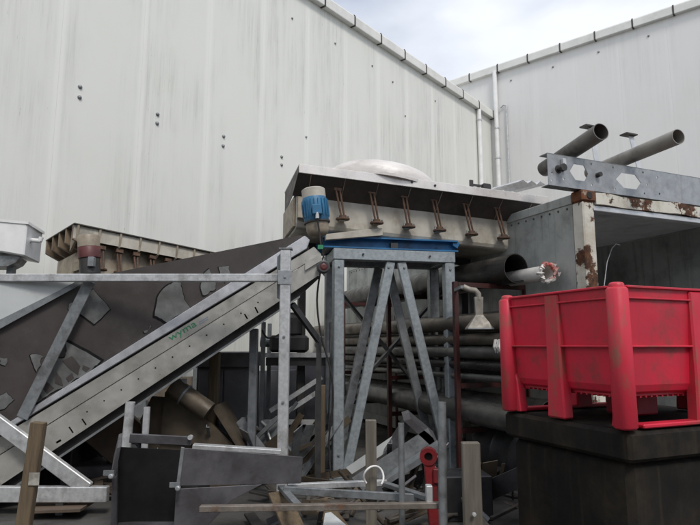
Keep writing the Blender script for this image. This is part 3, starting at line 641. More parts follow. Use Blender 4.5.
# dark worn side panel (flares towards the viewer at the top)
def sk(x, y, t): return (PV.back(.03 - .16 * t)).on(x, y)
ptop = lambda x: lin(x, 78, 281, 300, 235.5)
pp = [sk(XL, ychan(XL) + 3, 0), sk(304, ychan(304) + 3, 0), sk(309, 237.5, .1), sk(300, 235.2, .5), sk(78, 280, .5), sk(XL, 346, .5)]
pn = (pp[1] - pp[0]).cross(pp[4] - pp[0]).normalized(); pn = pn if pn.dot(nv) > 0 else -pn
_r = lambda x, y: CAM + ray(x, y) * ((pp[0] - CAM).dot(pn) / ray(x, y).dot(pn))
pp = [pp[0], pp[1], _r(309, 237.5), _r(300, 235.2), pp[4], _r(XL, 346)]
MB().prism(pp, pn * .012).build('side_panel', M['liner'], cv)
PPn = pp[0]
def onp(x, y, o=0.004):
    r = ray(x, y); return CAM + r * ((PPn - pn * o - CAM).dot(pn) / r.dot(pn))
patches = [
    [(93, 289), (110, 309), (94, 324), (80, 313)], [(69, 307), (74, 303), (76, 311), (71, 314)],
    [(158, 298), (169, 285), (181, 283), (184, 297), (191, 309), (168, 323), (155, 316)],
    [(202, 282), (209, 269), (216, 284), (210, 291), (203, 295)], [(219, 267), (229, 266), (231, 276), (225, 282), (221, 277)],
    [(65, 341), (101, 361), (94, 367), (76, 378), (58, 389), (40, 401), (30, 408), (24, 406), (40, 386), (52, 370), (58, 358), (66, 353)],
    [(30, 355), (44, 357), (41, 365), (37, 372)], [(0, 358), (7, 357), (5, 366), (0, 364)], [(-12, 398), (6, 392), (14, 400), (4, 409), (-10, 416)], [(143, 331), (150, 325), (151, 327), (145, 333)],
]
leaves = [[(62, 361), (72, 356), (80, 366), (78, 375), (70, 369)], [(56, 372), (61, 378), (63, 386), (55, 383)], [(66, 378), (72, 373), (74, 378), (68, 382)], [(83, 365), (90, 368), (86, 372), (82, 369)], [(46, 381), (54, 388), (47, 394), (43, 389)], [(33, 398), (40, 392), (42, 398), (35, 403)]]
for pl in patches:
    jit = []; bows = [random.uniform(-2.2, 2.2) for _ in range(4)]
    for i in range(len(pl)):
        a_, b_ = pl[i], pl[(i + 1) % len(pl)]
        for q_ in range(5):
            f_ = q_ / 5; bow = math.sin(f_ * math.pi) * bows[i % 4]
            jit.append((a_[0] + (b_[0] - a_[0]) * f_ + random.uniform(-.45, .45) + bow, a_[1] + (b_[1] - a_[1]) * f_ + random.uniform(-.45, .45) + bow))
    cxm = sum(q[0] for q in jit) / len(jit); cym = sum(q[1] for q in jit) / len(jit)
    MB().prism([onp(cxm + (q[0] - cxm) * 1.10 - .5, cym + (q[1] - cym) * 1.10 + .5, .0025) for q in jit], pn * .002).build('patch_edge', M['shade_edge'], cv)
    MB().prism([onp(*q, .005) for q in jit], pn * .002).build('worn_patch', M['peel'], cv)
for pl in leaves:
    MB().prism([onp(*q, .009) for q in pl], pn * .003).build('liner_shred', M['liner'], cv)
# pale back sheet at the left with a folded edge
PWs = PV.back(-.075)
MB().prism([PWs.on(-70, 276), PWs.on(76, 281.5), PWs.on(60, 290), PWs.on(-70, 356)], nv * .01).build('back_sheet', M['sheet'], cv)
MB().prism([PWs.on(78, 281.5), PWs.on(84, 283), PWs.on(0, 329), PWs.on(-70, 366), PWs.on(-70, 357), PWs.on(0, 320)], nv * -.012).build('sheet_edge', M['galvdark'], cv)
# hopper frame of square tube
YF = 4.86; tw = .066
rail_z = at(140, 278, YF).z
cvf = MB().bar(Vector((at(-60, 277, YF).x, YF, rail_z)), Vector((at(279, 279, YF).x, YF, rail_z)), tw, tw).build('top_rail', M['galv'], cv, bevel=.006)
pxs = at(285.3, 300, YF).x
MB().bar((pxs, YF - .01, .0), (pxs, YF - .01, at(286, 250, YF).z), .085, .085, Vector((0, 1, 0))).build('post', M['galv'], cv, bevel=.007)
MB().box((pxs, YF - .01, at(286, 250, YF).z + .006), Vector((.055, 0, 0)), Vector((0, .05, 0)), UP * .006).build('post_cap', M['galvdark'], cv)
MB().prism([at(281, 253, YF + .06), at(277, 257, YF + .06), at(277, 298, YF + .06), at(281, 300, YF + .06)], Vector((0, .03, 0))).build('gusset_plate', M['galvdark'], cv)
brz = at(50, 494, YF).z
MB().bar((at(-60, 494, YF).x, YF, brz), (at(108, 494, YF).x, YF, brz), tw, .12).build('bottom_rail', M['galv'], cv, bevel=.006)
MB().bar(at(-30, 402, YF + .002), at(88, 489, YF + .002), .055, .115, UP).build('diagonal_tube', M['galv'], cv, bevel=.006)
for xx in (-40, 60):
    X = at(xx, 494, YF).x; MB().bar((X, YF + .03, 0), (X, YF + .03, brz - .06), .06, .06, Vector((0, 1, 0))).build('foot', M['galvdark'], cv)
MB().bar((at(60, 494, YF).x, YF + .03, .03), (at(60, 494, YF).x, YF + .9, .03), .06, .05).build('cross_rail', M['galvdark'], cv)
MB().bar(PV.back(-.03).on(22, 418), at(90, 281, YF + .07), .012, .10, Vector((1, 0, .5))).build('flat_brace', M['galvdark'], cv, bevel=.003)
# rear leg and struts of the conveyor
lx = at(252.5, 400, 5.75)
MB().bar((lx.x, 5.75, 0), (lx.x, 5.75, pv(252, ybot(252) + 8).z), .08, .08, Vector((0, 1, 0))).build('leg', M['galvdark'], cv, bevel=.006)
MB().bar(at(292, 304, 5.5), at(319, 341, 5.7), .05, .05).build('head_strut', M['blacksteel'], cv)
MB().bar(at(319, 338, 5.7), Vector((at(319, 338, 5.7).x, 5.7, 0)), .05, .05, Vector((0, 1, 0))).build('leg', M['blacksteel'], cv)

# ------------------------------------------------------------------ second tray feeder against the wall
A0 = at(75, 223, 6.0); av = at(203, 250, 7.12) - A0; AL = av.length; av.normalize()
bv = at(45, 240, 6.57) - A0; BL = bv.length; bv = (bv - av * bv.dot(av)).normalized(); cvv = av.cross(bv); cvv = cvv if cvv.z > 0 else -cvv
def q2(u, v, w): return A0 + av * u + bv * v + cvv * w
f2base = q2(AL / 2, BL / 2, 0); f2base.z = A0.z - .62
f2 = thing('tray_feeder', 'second cream tray feeder with brown gussets standing behind the hopper', 'feeder', f2base)
def qbox(u0, u1, v0, v1, w0, w1): return MB().box(q2((u0 + u1) / 2, (v0 + v1) / 2, (w0 + w1) / 2), av * (u1 - u0) / 2, bv * (v1 - v0) / 2, cvv * (w1 - w0) / 2)
qbox(-.01, AL + .3, -.01, BL, -.012, .0).build('lid_plate', M['under'], f2)
qbox(.0, AL + .3, .02, .03, -.16, -.013).build('lid_lip', M['cream'], f2)
qbox(.22, AL + .25, .16, BL - .1, -.62, -.013).build('tray_body', M['creamd'], f2, bevel=.01)
qbox(.10, .219, .17, BL - .14, -.62, -.27).build('end_box', M['creamd'], f2, bevel=.01)
for i in range(9):
    u = .03 + i * .235
    MB().prism([q2(u, -.005, -.013), q2(u, .02, -.17), q2(u, .158, -.28), q2(u, .158, -.013)], av * .022).build('gusset', M['creamd'], f2)
for i in range(5):
    v = .02 + i * (BL - .06) / 4
    MB().prism([q2(-.005, v, -.013), q2(.0, v, -.17), q2(.218, v, -.26), q2(.218, v, -.013)], bv * .035).build('gusset', M['creamdk'], f2)
for i in range(8):
    u = .33 + i * .2
    a_, b_ = q2(u, .07, -.2), q2(u + .02, .04, -.44)
    sr = MB().tube([a_ - av * .02, b_ - av * .015], .011, 8).tube([a_ + av * .02, b_ + av * .015], .011, 8).build('spring_rod', M['rustrod'], f2, smooth=40)
    MB().box(a_, av * .04, bv * .03, cvv * .02).build('top_clamp', M['rustrod'], sr)
    MB().lathe([(0, -.015), (.06, -.015), (.06, 0), (0, 0)], b_ + bv * .02, cvv, 12).build('mount_disc', M['rustrod'], sr)
mm = at(88.5, 236, 5.83); md = (at(90, 270, 5.83) - mm); ml = md.length; md.normalize()
mt2 = MB().lathe([(0, ml * .34), (.105, ml * .34), (.11, ml * .36), (.11, ml * .66), (.10, ml * .68), (0, ml * .68)], mm, md, 24).build('motor_housing', M['maroon'], f2, smooth=40)
MB().lathe([(0, 0), (.1, 0), (.108, .01), (.108, ml * .34), (0, ml * .34)], mm, md, 24).build('end_cap', M['creamd'], mt2, smooth=40)
MB().lathe([(0, ml * .68), (.10, ml * .68), (.10, ml * 1.12), (0, ml * 1.12)], mm, md, 24).build('end_cap', M['blacksteel'], mt2, smooth=40)
MB().box(mm + md * ml * .8 + Vector((.06, -.09, 0)), Vector((.03, 0, 0)), Vector((0, .03, 0)), UP * .05).build('terminal_box', M['galvdark'], mt2, bevel=.005)
MB().bar(mm + md * ml * .7 + Vector((0, .09, 0)), q2(.1, .15, -.45), .06, .1).build('motor_mount', M['creamd'], mt2)
t2 = thing('trestle', 'plain steel trestle standing under the second feeder behind the hopper', 'stand', Vector((f2base.x, f2base.y, 0)))
for u in (.2, AL + .1):
    for v in (.2, BL - .2):
        p = q2(u, v, -.625); MB().bar((p.x, p.y, 0), p, .07, .07, Vector((0, 1, 0))).build('leg', M['galvdark'], t2)
# white chute box at the far left
wx = thing('white_chute', 'white sheet metal chute box with a short spout at the left edge', 'chute', at(-10, 262, 5.5) * Vector((1, 1, 0)))
Yw = 5.35
MB().prism([at(-60, 214, Yw), at(27.5, 222, Yw), at(24, 256, Yw), at(2, 252, Yw), at(-60, 250, Yw)], Vector((-.12, .5, 0))).build('chute_body', M['white'], wx, bevel=.012)
MB().prism([at(-60, 216.5, Yw - .01), at(28.5, 224.2, Yw - .01), at(28.5, 221.5, Yw - .01), at(-60, 213.5, Yw - .01)], Vector((-.11, .5, .0))).build('top_flange', M['white'], wx)
MB().prism([at(-60, 251, Yw + .05), at(20, 257, Yw + .05), at(16, 262, Yw + .05), at(8, 266, Yw + .05), at(-60, 266, Yw + .05)], Vector((-.1, .3, 0))).build('lower_duct', M['galvdark'], wx)
MB().tube([at(24, 239.5, Yw + .15), at(41, 241, Yw + .15)], .022, 10).build('spout', M['white'], wx, smooth=40)
MB().tube([at(40, 241, Yw + .15), at(41.5, 237, Yw + .15)], .022, 10).build('spout_elbow', M['white'], wx, smooth=40)
for x in (-50, 12):
    p = at(x, 262, Yw + .2); MB().bar((p.x, p.y, 0), p, .06, .06, Vector((0, 1, 0))).build('leg', M['galvdark'], wx)

# ------------------------------------------------------------------ red pallet bin on its black tank
B0 = at(626, 430, 3.10); ZBb = B0.z; ZBt = at(626, 285, 3.1).z; B0.z = 0
BG, BE = .93, 1.16; BH = ZBt - ZBb
bn = thing('pallet_bin', 'scuffed red plastic pallet bin with corner posts standing on the black tank', 'bin', B0 + e * BE / 2 + gd * BG / 2 + UP * ZBb)
def bp_(u, v, z): return B0 + e * u + gd * v + UP * (ZBb + z)
def octo(c, r, z0, z1, ax, ay, taper=.0):
    pts = [(1, .55), (.55, 1), (-.55, 1), (-1, .55), (-1, -.55), (-.55, -1), (.55, -1), (1, -.55)]
    m_ = MB(); vs = [c + ax * x * r * (1 + taper) + ay * y * r * (1 + taper) + UP * z0 for x, y in pts] + [c + ax * x * r + ay * y * r + UP * z1 for x, y in pts]
    return m_.add(vs, [(i, (i + 1) % 8, 8 + (i + 1) % 8, 8 + i) for i in range(8)] + [tuple(range(8))[::-1], tuple(range(8, 16))])
for u in (0, BE):
    for v in (0, BG):
        p_ = octo(B0 + e * u + gd * v + UP * ZBb, .052, 0.004, BH - .012, e, gd, .07).build('corner_post', M['redworn'], bn, bevel=.012, smooth=50)
        MB().lathe([(0, BH - .014), (.04, BH - .014), (.04, BH + .004), (.034, BH + .012), (.02, BH + .016), (0, BH + .016)], B0 + e * u + gd * v + UP * ZBb, UP, 18).build('post_cap', M['redworn'], p_, smooth=50)
def wallseg(o, d, Lw, inn):                                   # one side: wall, rim, rib, flange, mid posts
    def w(s, i, z): return o + d * s + inn * i + UP * (ZBb + z)
    def slab(s0, s1, i0, i1, z0, z1, nm, m_=M['red'], bev=.006): return MB().box(w((s0 + s1) / 2, (i0 + i1) / 2, (z0 + z1) / 2), d * (s1 - s0) / 2, inn * (i1 - i0) / 2, UP * (z1 - z0) / 2).build(nm, m_, bn, bevel=bev)
    fl = BH * .23
    MB().prism([w(.04, -.012, BH - .004), w(.04, .02, fl + .05), w(.04, .035, fl + .012), w(.04, .055, fl), w(.04, .07, fl), w(.04, .045, fl + .06), w(.04, .012, BH - .004)], d * (Lw - .08)).build('side_wall', M['red'], bn, bevel=.003)
    slab(.05, Lw - .05, -.03, .014, BH - .014, BH, 'rim', bev=.003)
    slab(.051, Lw - .051, -.024, .0, BH - .074, BH - .064, 'rim_lip', bev=.003)
    slab(.052, Lw - .052, -.020, .02, BH * .56, BH * .574, 'mid_rib', bev=.003)
    nt_ = int(Lw / .045)
    for q in range(nt_): slab(.07 + q * (Lw - .14) / (nt_ - 1) - .006, .07 + q * (Lw - .14) / (nt_ - 1) + .006, .062, .10, fl - .022, fl + .003, 'floor_tooth', bev=0)
    mp_ = Lw * .52
    MB().prism([w(mp_ - .06, -.026, BH - .015), w(mp_ + .06, -.026, BH - .015), w(mp_ + .062, -.026, fl + .1), w(mp_ + .08, -.022, .006), w(mp_ - .068, -.022, .006), w(mp_ - .062, -.026, fl + .1)], inn * .075).build('mid_post', M['redworn'], bn, bevel=.01)
    for a0, sg in ((.04, 1), (Lw - .04, -1)):
        MB().prism([w(a0, .0, fl + .12), w(a0 + sg * .03, .0, fl + .03), w(a0 + sg * .055, .0, .006), w(a0, .0, .006)], inn * .06).build('foot_gusset', M['redworn'], bn, bevel=.006)
    return w, slab, fl
w, slab, fl = wallseg(B0, gd, BG, e)
w2_, slab2, _ = wallseg(B0, e, BE, gd)
slab2(.1, BE - .1, -.03, .05, .003, .026, 'skid')
wallseg(B0 + e * BE, gd, BG, -e)
wb3 = wallseg(B0 + gd * BG, e, BE, -gd)[1]
wb3(.1, BE - .1, -.03, .05, .003, .026, 'skid')
MB().box(bp_(BE * .52, BG * .52, fl * .5), e * .11, gd * .11, UP * (fl * .5 - .006)).build('centre_foot', M['red'], bn, bevel=.01)
MB().box(bp_(BE / 2, BG / 2, fl + .0), e * (BE / 2 - .06), gd * (BG / 2 - .06), UP * .012).build('floor', M['red'], bn)
# black tank
TA = EA; tk = thing('tank', 'grimy black plastic tank with a thick rim under the red bin', 'tank', B0 + e * BE / 2 + gd * BG / 2)
te, tg = e, gd; th = ZBb - .004
def kb(u0, u1, v0, v1, z0, z1): return MB().box(B0 + te * (u0 + u1) / 2 + tg * (v0 + v1) / 2 + UP * (z0 + z1) / 2, te * (u1 - u0) / 2, tg * (v1 - v0) / 2, UP * (z1 - z0) / 2)
kb(.03, 1.33, .02, .97, 0, th - .17).build('tank_body', M['tank'], tk, bevel=.035)
kb(-.012, 1.37, -.03, 1.0, th - .165, th - .004).build('rim', M['tank'], tk, bevel=.02)
kb(.03, 1.3, .02, .96, th - .004, th).build('lid', M['tank'], tk)
kb(.6, .63, -.036, -.031, th - .16, th - .01).build('rim_seam', M['black'], tk)

# ------------------------------------------------------------------ pipe rack
rk0 = at(459, 440, 6.0); RX = Vector((rk0.x, rk0.y, 0))
rk = thing('pipe_rack', 'dark red steel pipe rack between the stand and the container', 'rack', RX)
re = hdir(72)
for j in range(3):
    o_ = RX + gd * (j * 1.55)
    ztp = 2.03
    MB().bar(o_, o_ + UP * ztp, .05, .05, gd).build('upright', M['reddull'], rk, bevel=.004)
    o3 = o_ + e * .92
    MB().bar(o3, o3 + UP * ztp, .05, .05, gd).build('upright', M['reddull'], rk, bevel=.004)
    for zz in (.50, .95, ztp - .03):
        MB().bar(o_ + e * .026 + UP * zz, o3 - e * .026 + UP * zz, .05, .05).build('arm', M['reddull'], rk)
def rp_(u, v, z): return RX + e * u + gd * v + UP * z
def rackpipe(px, py, Y0, r, m, label, L_=5.2, name='steel_pipe', z=None):
    p = at(px, py, Y0)
    if z is not None: p.z = z
    return pipe_thing(name, p, p + gd * L_, r, max(.006, r * .06), m, label, 'pipes stored on the rack'), p
rackpipe(516, 267, 5.95, .158, M['pipedark'], 'big black pipe with wide open mouth on top of the rack', z=2.165)
pw, ppw = rackpipe(547, 272.5, 5.75, .082, M['wrap'], 'white wrapped pipe with torn red film on its mouth beside container', 4.5, z=2.09)
fr = thing('torn_film', 'torn white and red film hanging on the mouth of the white pipe', 'film', ppw)
for nm, t0, t1, m_, rr0 in (('film_ring', 2.2, 5.6, 'wrap', .086), ('film_ring', -.9, 2.4, 'redwrap', .088)):
    pts, rad = [], []
    for k in range(22):
        t = t0 + (t1 - t0) * k / 21; a_ = e * math.cos(t) + UP * math.sin(t)
        pts.append(ppw + a_ * (rr0 + random.uniform(-.004, .014)) + gd * random.uniform(-.035, .03)); rad.append(random.uniform(.008, .026))
    MB().tube(pts, rad, 7).build(nm, M[m_], fr, smooth=30)
for dx, dz, m_ in ((.075, .05, 'redwrap'), (.10, .0, 'wrap'), (.05, .085, 'wrap')):
    c_ = ppw + e * dx + UP * dz; MB().prism([c_ + gd * .04, c_ - gd * .02 + UP * .03, c_ - gd * .04 + e * .05 + UP * .015, c_ - gd * .02 + e * .04 - UP * .03], e * .003 + gd * .004).build('shred', M[m_], fr)
ords = ['topmost', 'second', 'third', 'fourth', 'fifth', 'sixth', 'seventh', 'eighth']
cols_ = {'pipetan': 'dusty brown', 'pipedark': 'black', 'pipegrey': 'grey'}
def pile(u, rows, where, v0):
    for k, (yy, r, m_) in enumerate(rows):
        z = CAMZ + (345 - yy) / 576 * 6.05
        p = rp_(u + random.uniform(-.015, .015), v0 - random.uniform(0, .35), z)
        pipe_thing('steel_pipe', p, p + gd * (5.8 + random.uniform(-.5, .5)) + UP * random.uniform(-.03, .03), r, max(.005, r * .07), M[m_], '%s pipe, %s down in the pile %s' % (cols_[m_], ords[k], where), 'pipes stored on the rack')
pile(.13, [(324, .085, 'pipetan'), (340, .062, 'pipetan'), (352.5, .064, 'pipegrey'), (365, .05, 'pipedark'), (376, .034, 'pipegrey'), (410, .125, 'pipegrey')], 'on the rack nearest the stand', -.75)
pile(.34, [(317, .05, 'pipedark'), (331, .075, 'pipegrey'), (346, .07, 'pipedark'), (360, .06, 'pipetan'), (371, .045, 'pipedark'), (405, .14, 'pipedark')], 'behind the first on the rack', -.8)
pile(.60, [(320, .085, 'pipedark'), (340, .09, 'pipetan'), (362, .085, 'pipegrey')], 'closest to the container side', -.6)
# silver cap on a pipe mouth by the bin
cp0 = at(507, 347, 4.55)
# flared nozzle
fn = thing('flared_nozzle', 'galvanised flared nozzle hanging from a bent arm on the red rack', 'nozzle', at(478, 328, 5.62))
Yn = 5.62
nz0, nz1 = at(478.5, 299, Yn), at(478.5, 327, Yn)
def frus(z0, hx0, z1, hx1, c):
    m_ = MB(); vs = []
    for z, h in ((z0, hx0), (z1, hx1)):
        vs += [Vector((c.x - h, c.y - h * .6, z)), Vector((c.x + h, c.y - h * .6, z)), Vector((c.x + h, c.y + h * .6, z)), Vector((c.x - h, c.y + h * .6, z))]
    return m_.add(vs, [(0, 1, 5, 4), (1, 2, 6, 5), (2, 3, 7, 6), (3, 0, 4, 7)])
cN = nz0
zA, zB, zC = at(478, 297, Yn).z, at(478, 315, Yn).z, at(478, 328, Yn).z
frus(zA, .042, zB, .036, cN).build('neck', M['brass'], fn)
frus(zB, .036, zC, .125, cN).build('flare', M['brass'], fn)
frus(zC, .125, zC - .012, .128, cN).build('lip', M['galvdark'], fn)
MB().tube([cN + Vector((0, 0, -.01)), Vector((cN.x, cN.y, zA + .03)), Vector((cN.x - .03, cN.y, zA + .065)), Vector((cN.x - .08, cN.y, zA + .07)), Vector((RX.x + .01, cN.y, zA + .10))], .03, 10).build('bent_arm', M['brass'], fn, smooth=50)
MB().bar(Vector((RX.x - .0, cN.y, zA + .1)), Vector((RX.x, RX.y - .02, zA + .1)), .03, .03).build('clamp', M['galvdark'], fn)
# stuff under the rack
dk = thing('drum', 'black steel drum lying under the pipe rack', 'drum', rp_(.5, -.55, 0))
MB().lathe([(0, 0), (.27, 0), (.285, .012), (.27, .03), (.27, .28), (.282, .3), (.27, .32), (.27, .58), (.285, .6), (.27, .612), (0, .6)], rp_(.5, -.5, .285), gd, 32).build('shell', M['blacksteel'], dk, smooth=40)
MB().lathe([(0, -.012), (.05, -.012), (.05, .0), (0, 0)], rp_(.42, -.5, .35), gd, 12).build('bung', M['galvdark'], dk)
tag(MB().box(rp_(.45, -1.25, .13), e * .42, gd * .3, UP * .13).build('steel_crate', M['card'], None, bevel=.01, loc=rp_(.45, -1.25, 0)), 'low brown steel crate on the ground in front of the pipe rack', 'crate')

# ------------------------------------------------------------------ clutter below and behind the conveyor
def post(name, label, cat, x0, x1, ytop, Y, m, xb=None, sides=.9, group=None, z0=0.):
    pt = at((x0 + x1) / 2, ytop, Y); w_ = (x1 - x0) / 576 * Y
    pb2 = Vector((pt.x if xb is None else at(xb, 520, Y).x, Y, z0))
    o = MB().bar(pb2, pt, w_, w_ * sides, Vector((0, 1, 0))).build(name, m, None, bevel=min(.006, w_ * .1), loc=pb2)
    return tag(o, label, cat, group)
tpst = thing('timber_post', 'brown timber post with a white paper label at the left front', 'post', at(31, 520, 3.95) * Vector((1, 1, 0)))
pt_ = at(39, 422, 3.95); pbm = Vector((at(29, 530, 3.95).x - .05, 3.95, 0))
MB().bar(pbm, pt_, .09, .06, Vector((0, 1, 0))).build('shaft', M['wood'], tpst, bevel=.005)
lp = at(34, 479, 3.912); MB().box(lp, Vector((.035, 0, 0)), Vector((0, .0015, 0)), UP * .04).build('paper_label', M['woodgrey2'], tpst)
post('timber_post', 'brown timber post standing behind the conveyor beside the grey cabinet', 'post', 210.5, 220, 352, 5.95, M['wood'])
post('timber_post', 'brown timber post standing just left of the galvanised stand', 'post', 315.5, 325.5, 385, 5.95, M['wood'])
# grey cabinet
c0 = at(190, 440, 6.35); c1 = at(251, 440, 6.35)
cbn = thing('steel_cabinet', 'low grey steel cabinet with overhanging top behind the conveyor', 'cabinet', Vector(((c0.x + c1.x) / 2, 6.6, 0)))
zt_ = at(220, 352, 6.35).z
MB().abox(c0.x + .04, c1.x - .02, 6.37, 6.95, .0, zt_ - .17).build('carcass', M['cabinet'], cbn, bevel=.006)
MB().abox(c0.x, c1.x, 6.33, 7.0, zt_ - .168, zt_).build('top', M['darksteel'], cbn, bevel=.008)
for k in range(2):
    xa = c0.x + .06 + k * (c1.x - c0.x - .1) / 2; MB().abox(xa + .01, xa + (c1.x - c0.x - .1) / 2 - .01, 6.352, 6.369, .06, zt_ - .2).build('door', M['cabinet'], cbn, bevel=.004)
# rack frame behind the post
YR = 6.55
rkf = thing('shelf_rack', 'galvanised shelf rack with dark trays seen between the post and the stand', 'rack', Vector((at(290, 440, YR).x, YR + .2, 0)))
xa, xb = at(262, 400, YR).x, at(332, 400, YR).x
for X in (xa, xb):
    for Yy in (YR, YR + .5): MB().bar((X, Yy, 0), (X, Yy, at(280, 322, YR).z), .045, .045, Vector((0, 1, 0))).build('upright', M['galvdark'], rkf)
for y_, m_ in ((355, 'galv'), (422, 'galv'), (458, 'galvdark')):
    z_ = at(300, y_, YR).z
    MB().bar((xa + .023, YR, z_), (xb - .023, YR, z_), .03, .05).build('beam', M[m_], rkf)
    MB().abox(xa + .03, xb - .03, YR + .02, YR + .5, z_ - .12, z_ - .03).build('tray', M['blacksteel'], rkf)
for dy in (0, 12):
    MB().bar(at(270, 411 + dy, YR - .05), at(322, 377 + dy, YR - .05), .02, .05).build('diagonal', M['galv'], rkf)
# gearbox on the rack
gb = thing('gearbox', 'dark cast gearbox with a hood sitting on the shelf rack', 'gearbox', Vector((at(285, 350, YR + .2).x, YR + .22, at(300, 355, YR).z + .026)))
gx = gb.location
MB().box(gx + Vector((.05, 0, .1)), Vector((.22, 0, 0)), Vector((0, .14, 0)), UP * .098).build('casing', M['blacksteel'], gb, bevel=.03)
MB().lathe([(0, 0), (.1, 0), (.12, .02), (.12, .2), (.08, .24), (0, .24)], gx + Vector((.08, -.02, .2)), UP, 20).build('motor', M['blacksteel'], gb, smooth=40)
MB().box(gx + Vector((.1, 0, .45)), Vector((.1, 0, 0)), Vector((0, .1, 0)), UP * .012).build('hood', M['blacksteel'], gb)
MB().lathe([(0, 0), (.06, 0), (.06, .12), (0, .12)], gx + Vector((-.17, 0, .12)), Vector((-1, 0, 0)), 14).build('shaft', M['galvdark'], gb)
# brown chute with a cylinder
ch = thing('discharge_chute', 'brown stained steel chute carrying a tan cylinder below the conveyor', 'chute', Vector((at(200, 450, 5.75).x, 5.75, .0)))
Yk = 5.7
MB().prism([at(152, 396, Yk), at(176, 398, Yk), at(240, 446, Yk), at(240, 500, Yk), at(150, 480, Yk), at(140, 420, Yk)], Vector((0, .012, 0))).build('side_plate', M['brown'], ch)
MB().prism([at(212, 408, Yk - .12), at(216, 405, Yk - .12), at(243, 447, Yk - .12), at(238, 449, Yk - .12)], Vector((0, .45, 0))).build('edge_plate', M['brown'], ch)
MB().prism([at(165, 392, Yk - .06), at(212, 424, Yk - .06), at(238, 449, Yk - .06), at(160, 440, Yk - .06)], Vector((0, .05, 0))).build('front_plate', M['brown'], ch)
c_a, c_b = at(172, 386, Yk - .16), at(209, 412, Yk - .16)
cy_ = MB().tube([c_a, c_b], .095, 24).build('cylinder', M['brown'], ch, smooth=40)
MB().lathe([(.096, 0), (.104, .002), (.104, .02), (.096, .022)], c_a + (c_b - c_a) * .32, c_b - c_a, 24).build('hoop', M['galvdark'], cy_)
MB().box(c_a + (c_b - c_a) * .32 + UP * .12, Vector((.02, 0, 0)), Vector((0, .02, 0)), UP * .025).build('clamp', M['galv'], cy_)
for x in (156, 232): MB().bar((at(x, 470, Yk).x, Yk + .05, 0), (at(x, 470, Yk).x, Yk + .05, at(x, 455, Yk).z), .05, .05, Vector((0, 1, 0))).build('leg', M['galvdark'], ch)
# boxes low left
bxl = at(112, 470, 5.75)
def tilted_box(name, label, cat, px, py, Y, hx, hy, hz, rz_, tilt, m, z=None):
    c = at(px, py, Y)
    mr = Matrix.Rotation(rz_, 3, 'Z') @ Matrix.Rotation(tilt, 3, 'Y')
    vx, vy, vz = mr @ Vector((hx, 0, 0)), mr @ Vector((0, hy, 0)), mr @ Vector((0, 0, hz))
    low_ = abs(vx.z) + abs(vy.z) + abs(vz.z); c.z = low_ if z is None else z + low_
    o = MB().box(c, vx, vy, vz).build(name, m, None, bevel=.008, loc=Vector((c.x, c.y, c.z - low_)))
    return tag(o, label, cat)
tilted_box('board_box', 'damp brown box tilted on its corner below the conveyor beam', 'box', 112, 452, 5.95, .2, .2, .22, .4, .75, M['card'], z=.22)
tilted_box('steel_crate', 'dark steel crate lying below the tilted brown box', 'crate', 108, 480, 5.95, .36, .28, .11, .1, .0, M['darksteel'])
tilted_box('steel_crate', 'dark steel crate wedged under the conveyor foot at the left', 'crate', 50, 470, 6.0, .4, .3, .22, -.1, .0, M['blacksteel'])
bk = thing('wire_basket', 'pale slatted basket half hidden below the conveyor beam', 'basket', Vector((at(115, 430, 6.3).x, 6.3, 0)))
zk = at(115, 441, 6.3).z
for i in range(7):
    z_ = zk + i * .028 - .03
    for x0_, x1_ in ((70, 98), (108, 136)):
        if (i * 7 + x0_) % 5: MB().bar(Vector((at(x0_ + i * 3, 430, 6.3).x, 6.3, z_ + .03)), Vector((at(x1_ - i, 430, 6.3).x, 6.3, z_)), .01, .016).build('slat', M['sheet'], bk)
for x in (74, 118): MB().bar(Vector((at(x, 430, 6.33).x, 6.33, 0)), Vector((at(x, 430, 6.33).x, 6.33, zk + .2)), .04, .03, Vector((0, 1, 0))).build('leg', M['galvdark'], bk)
# two upright tubes
def utube(label, x, ytop, Y, r, m, z0=0., lean=0., cap=True, group=None):
    p = at(x, ytop, Y); c = Vector((p.x + lean, Y, z0))
    o = MB().pipe(p, c, r, r * .8, 18).build('steel_tube', m, None, smooth=40, loc=c)
    return tag(o, label, 'tube', group)
utube('thicker pale tube standing upright behind the dark trough', 130.5, 402, 4.75, .038, M['galv'], lean=-.04, group='upright tubes behind the trough')
utube('thinner pale tube standing upright behind the dark trough', 147, 407, 4.75, .027, M['galv'], lean=-.01, group='upright tubes behind the trough')

# ------------------------------------------------------------------ folded steel trough in front
Y1, Y2 = 4.0, 4.45
tg_ = thing('steel_trough', 'dark folded sheet steel trough lying in front of the hopper frame', 'trough', Vector((at(200, 500, 4.2).x, 4.25, 0)))
def plate(pts, off, name, m=M['darksteel'], par=None, bev=.002): return MB().prism(pts, off).build(name, m, par or tg_, bevel=bev)
bk_ = Vector((.0, .01, 0))
PQ = Plane(at(180, 470, Y1), 70.0)
plate([PQ.on(183, 448), PQ.on(303, 457), PQ.on(301, 483.5), PQ.on(177, 486)], Vector((-.002, .008, .0)), 'upper_side')
plate([at(121, 446.5, Y1), at(117, 448, Y1 - .03), at(111, 474, Y1 - .05), at(116, 474, Y1)], Vector((-.15, .40, .03)), 'upper_side')
plate([at(119, 447, Y1 + .35), at(184, 450, Y1 + .35), at(178, 540, Y1 + .35), at(114, 540, Y1 + .35)], Vector((.0, .008, .0)), 'inner_plate', M['shade_edge'])  # interior shade put into the plate colour
plate([at(112, 479, Y1 - .05), at(117, 476, Y1), at(116, 560, Y1), at(109, 560, Y1 - .05)], Vector((-.15, .40, 0)), 'lower_side')
PQ2 = PQ.back(-.02)
plate([PQ2.on(176, 489), PQ2.on(262, 484.5), PQ2.on(232, 500), PQ2.on(204, 530), PQ2.on(172, 560)], Vector((-.002, .008, 0)), 'lower_side')
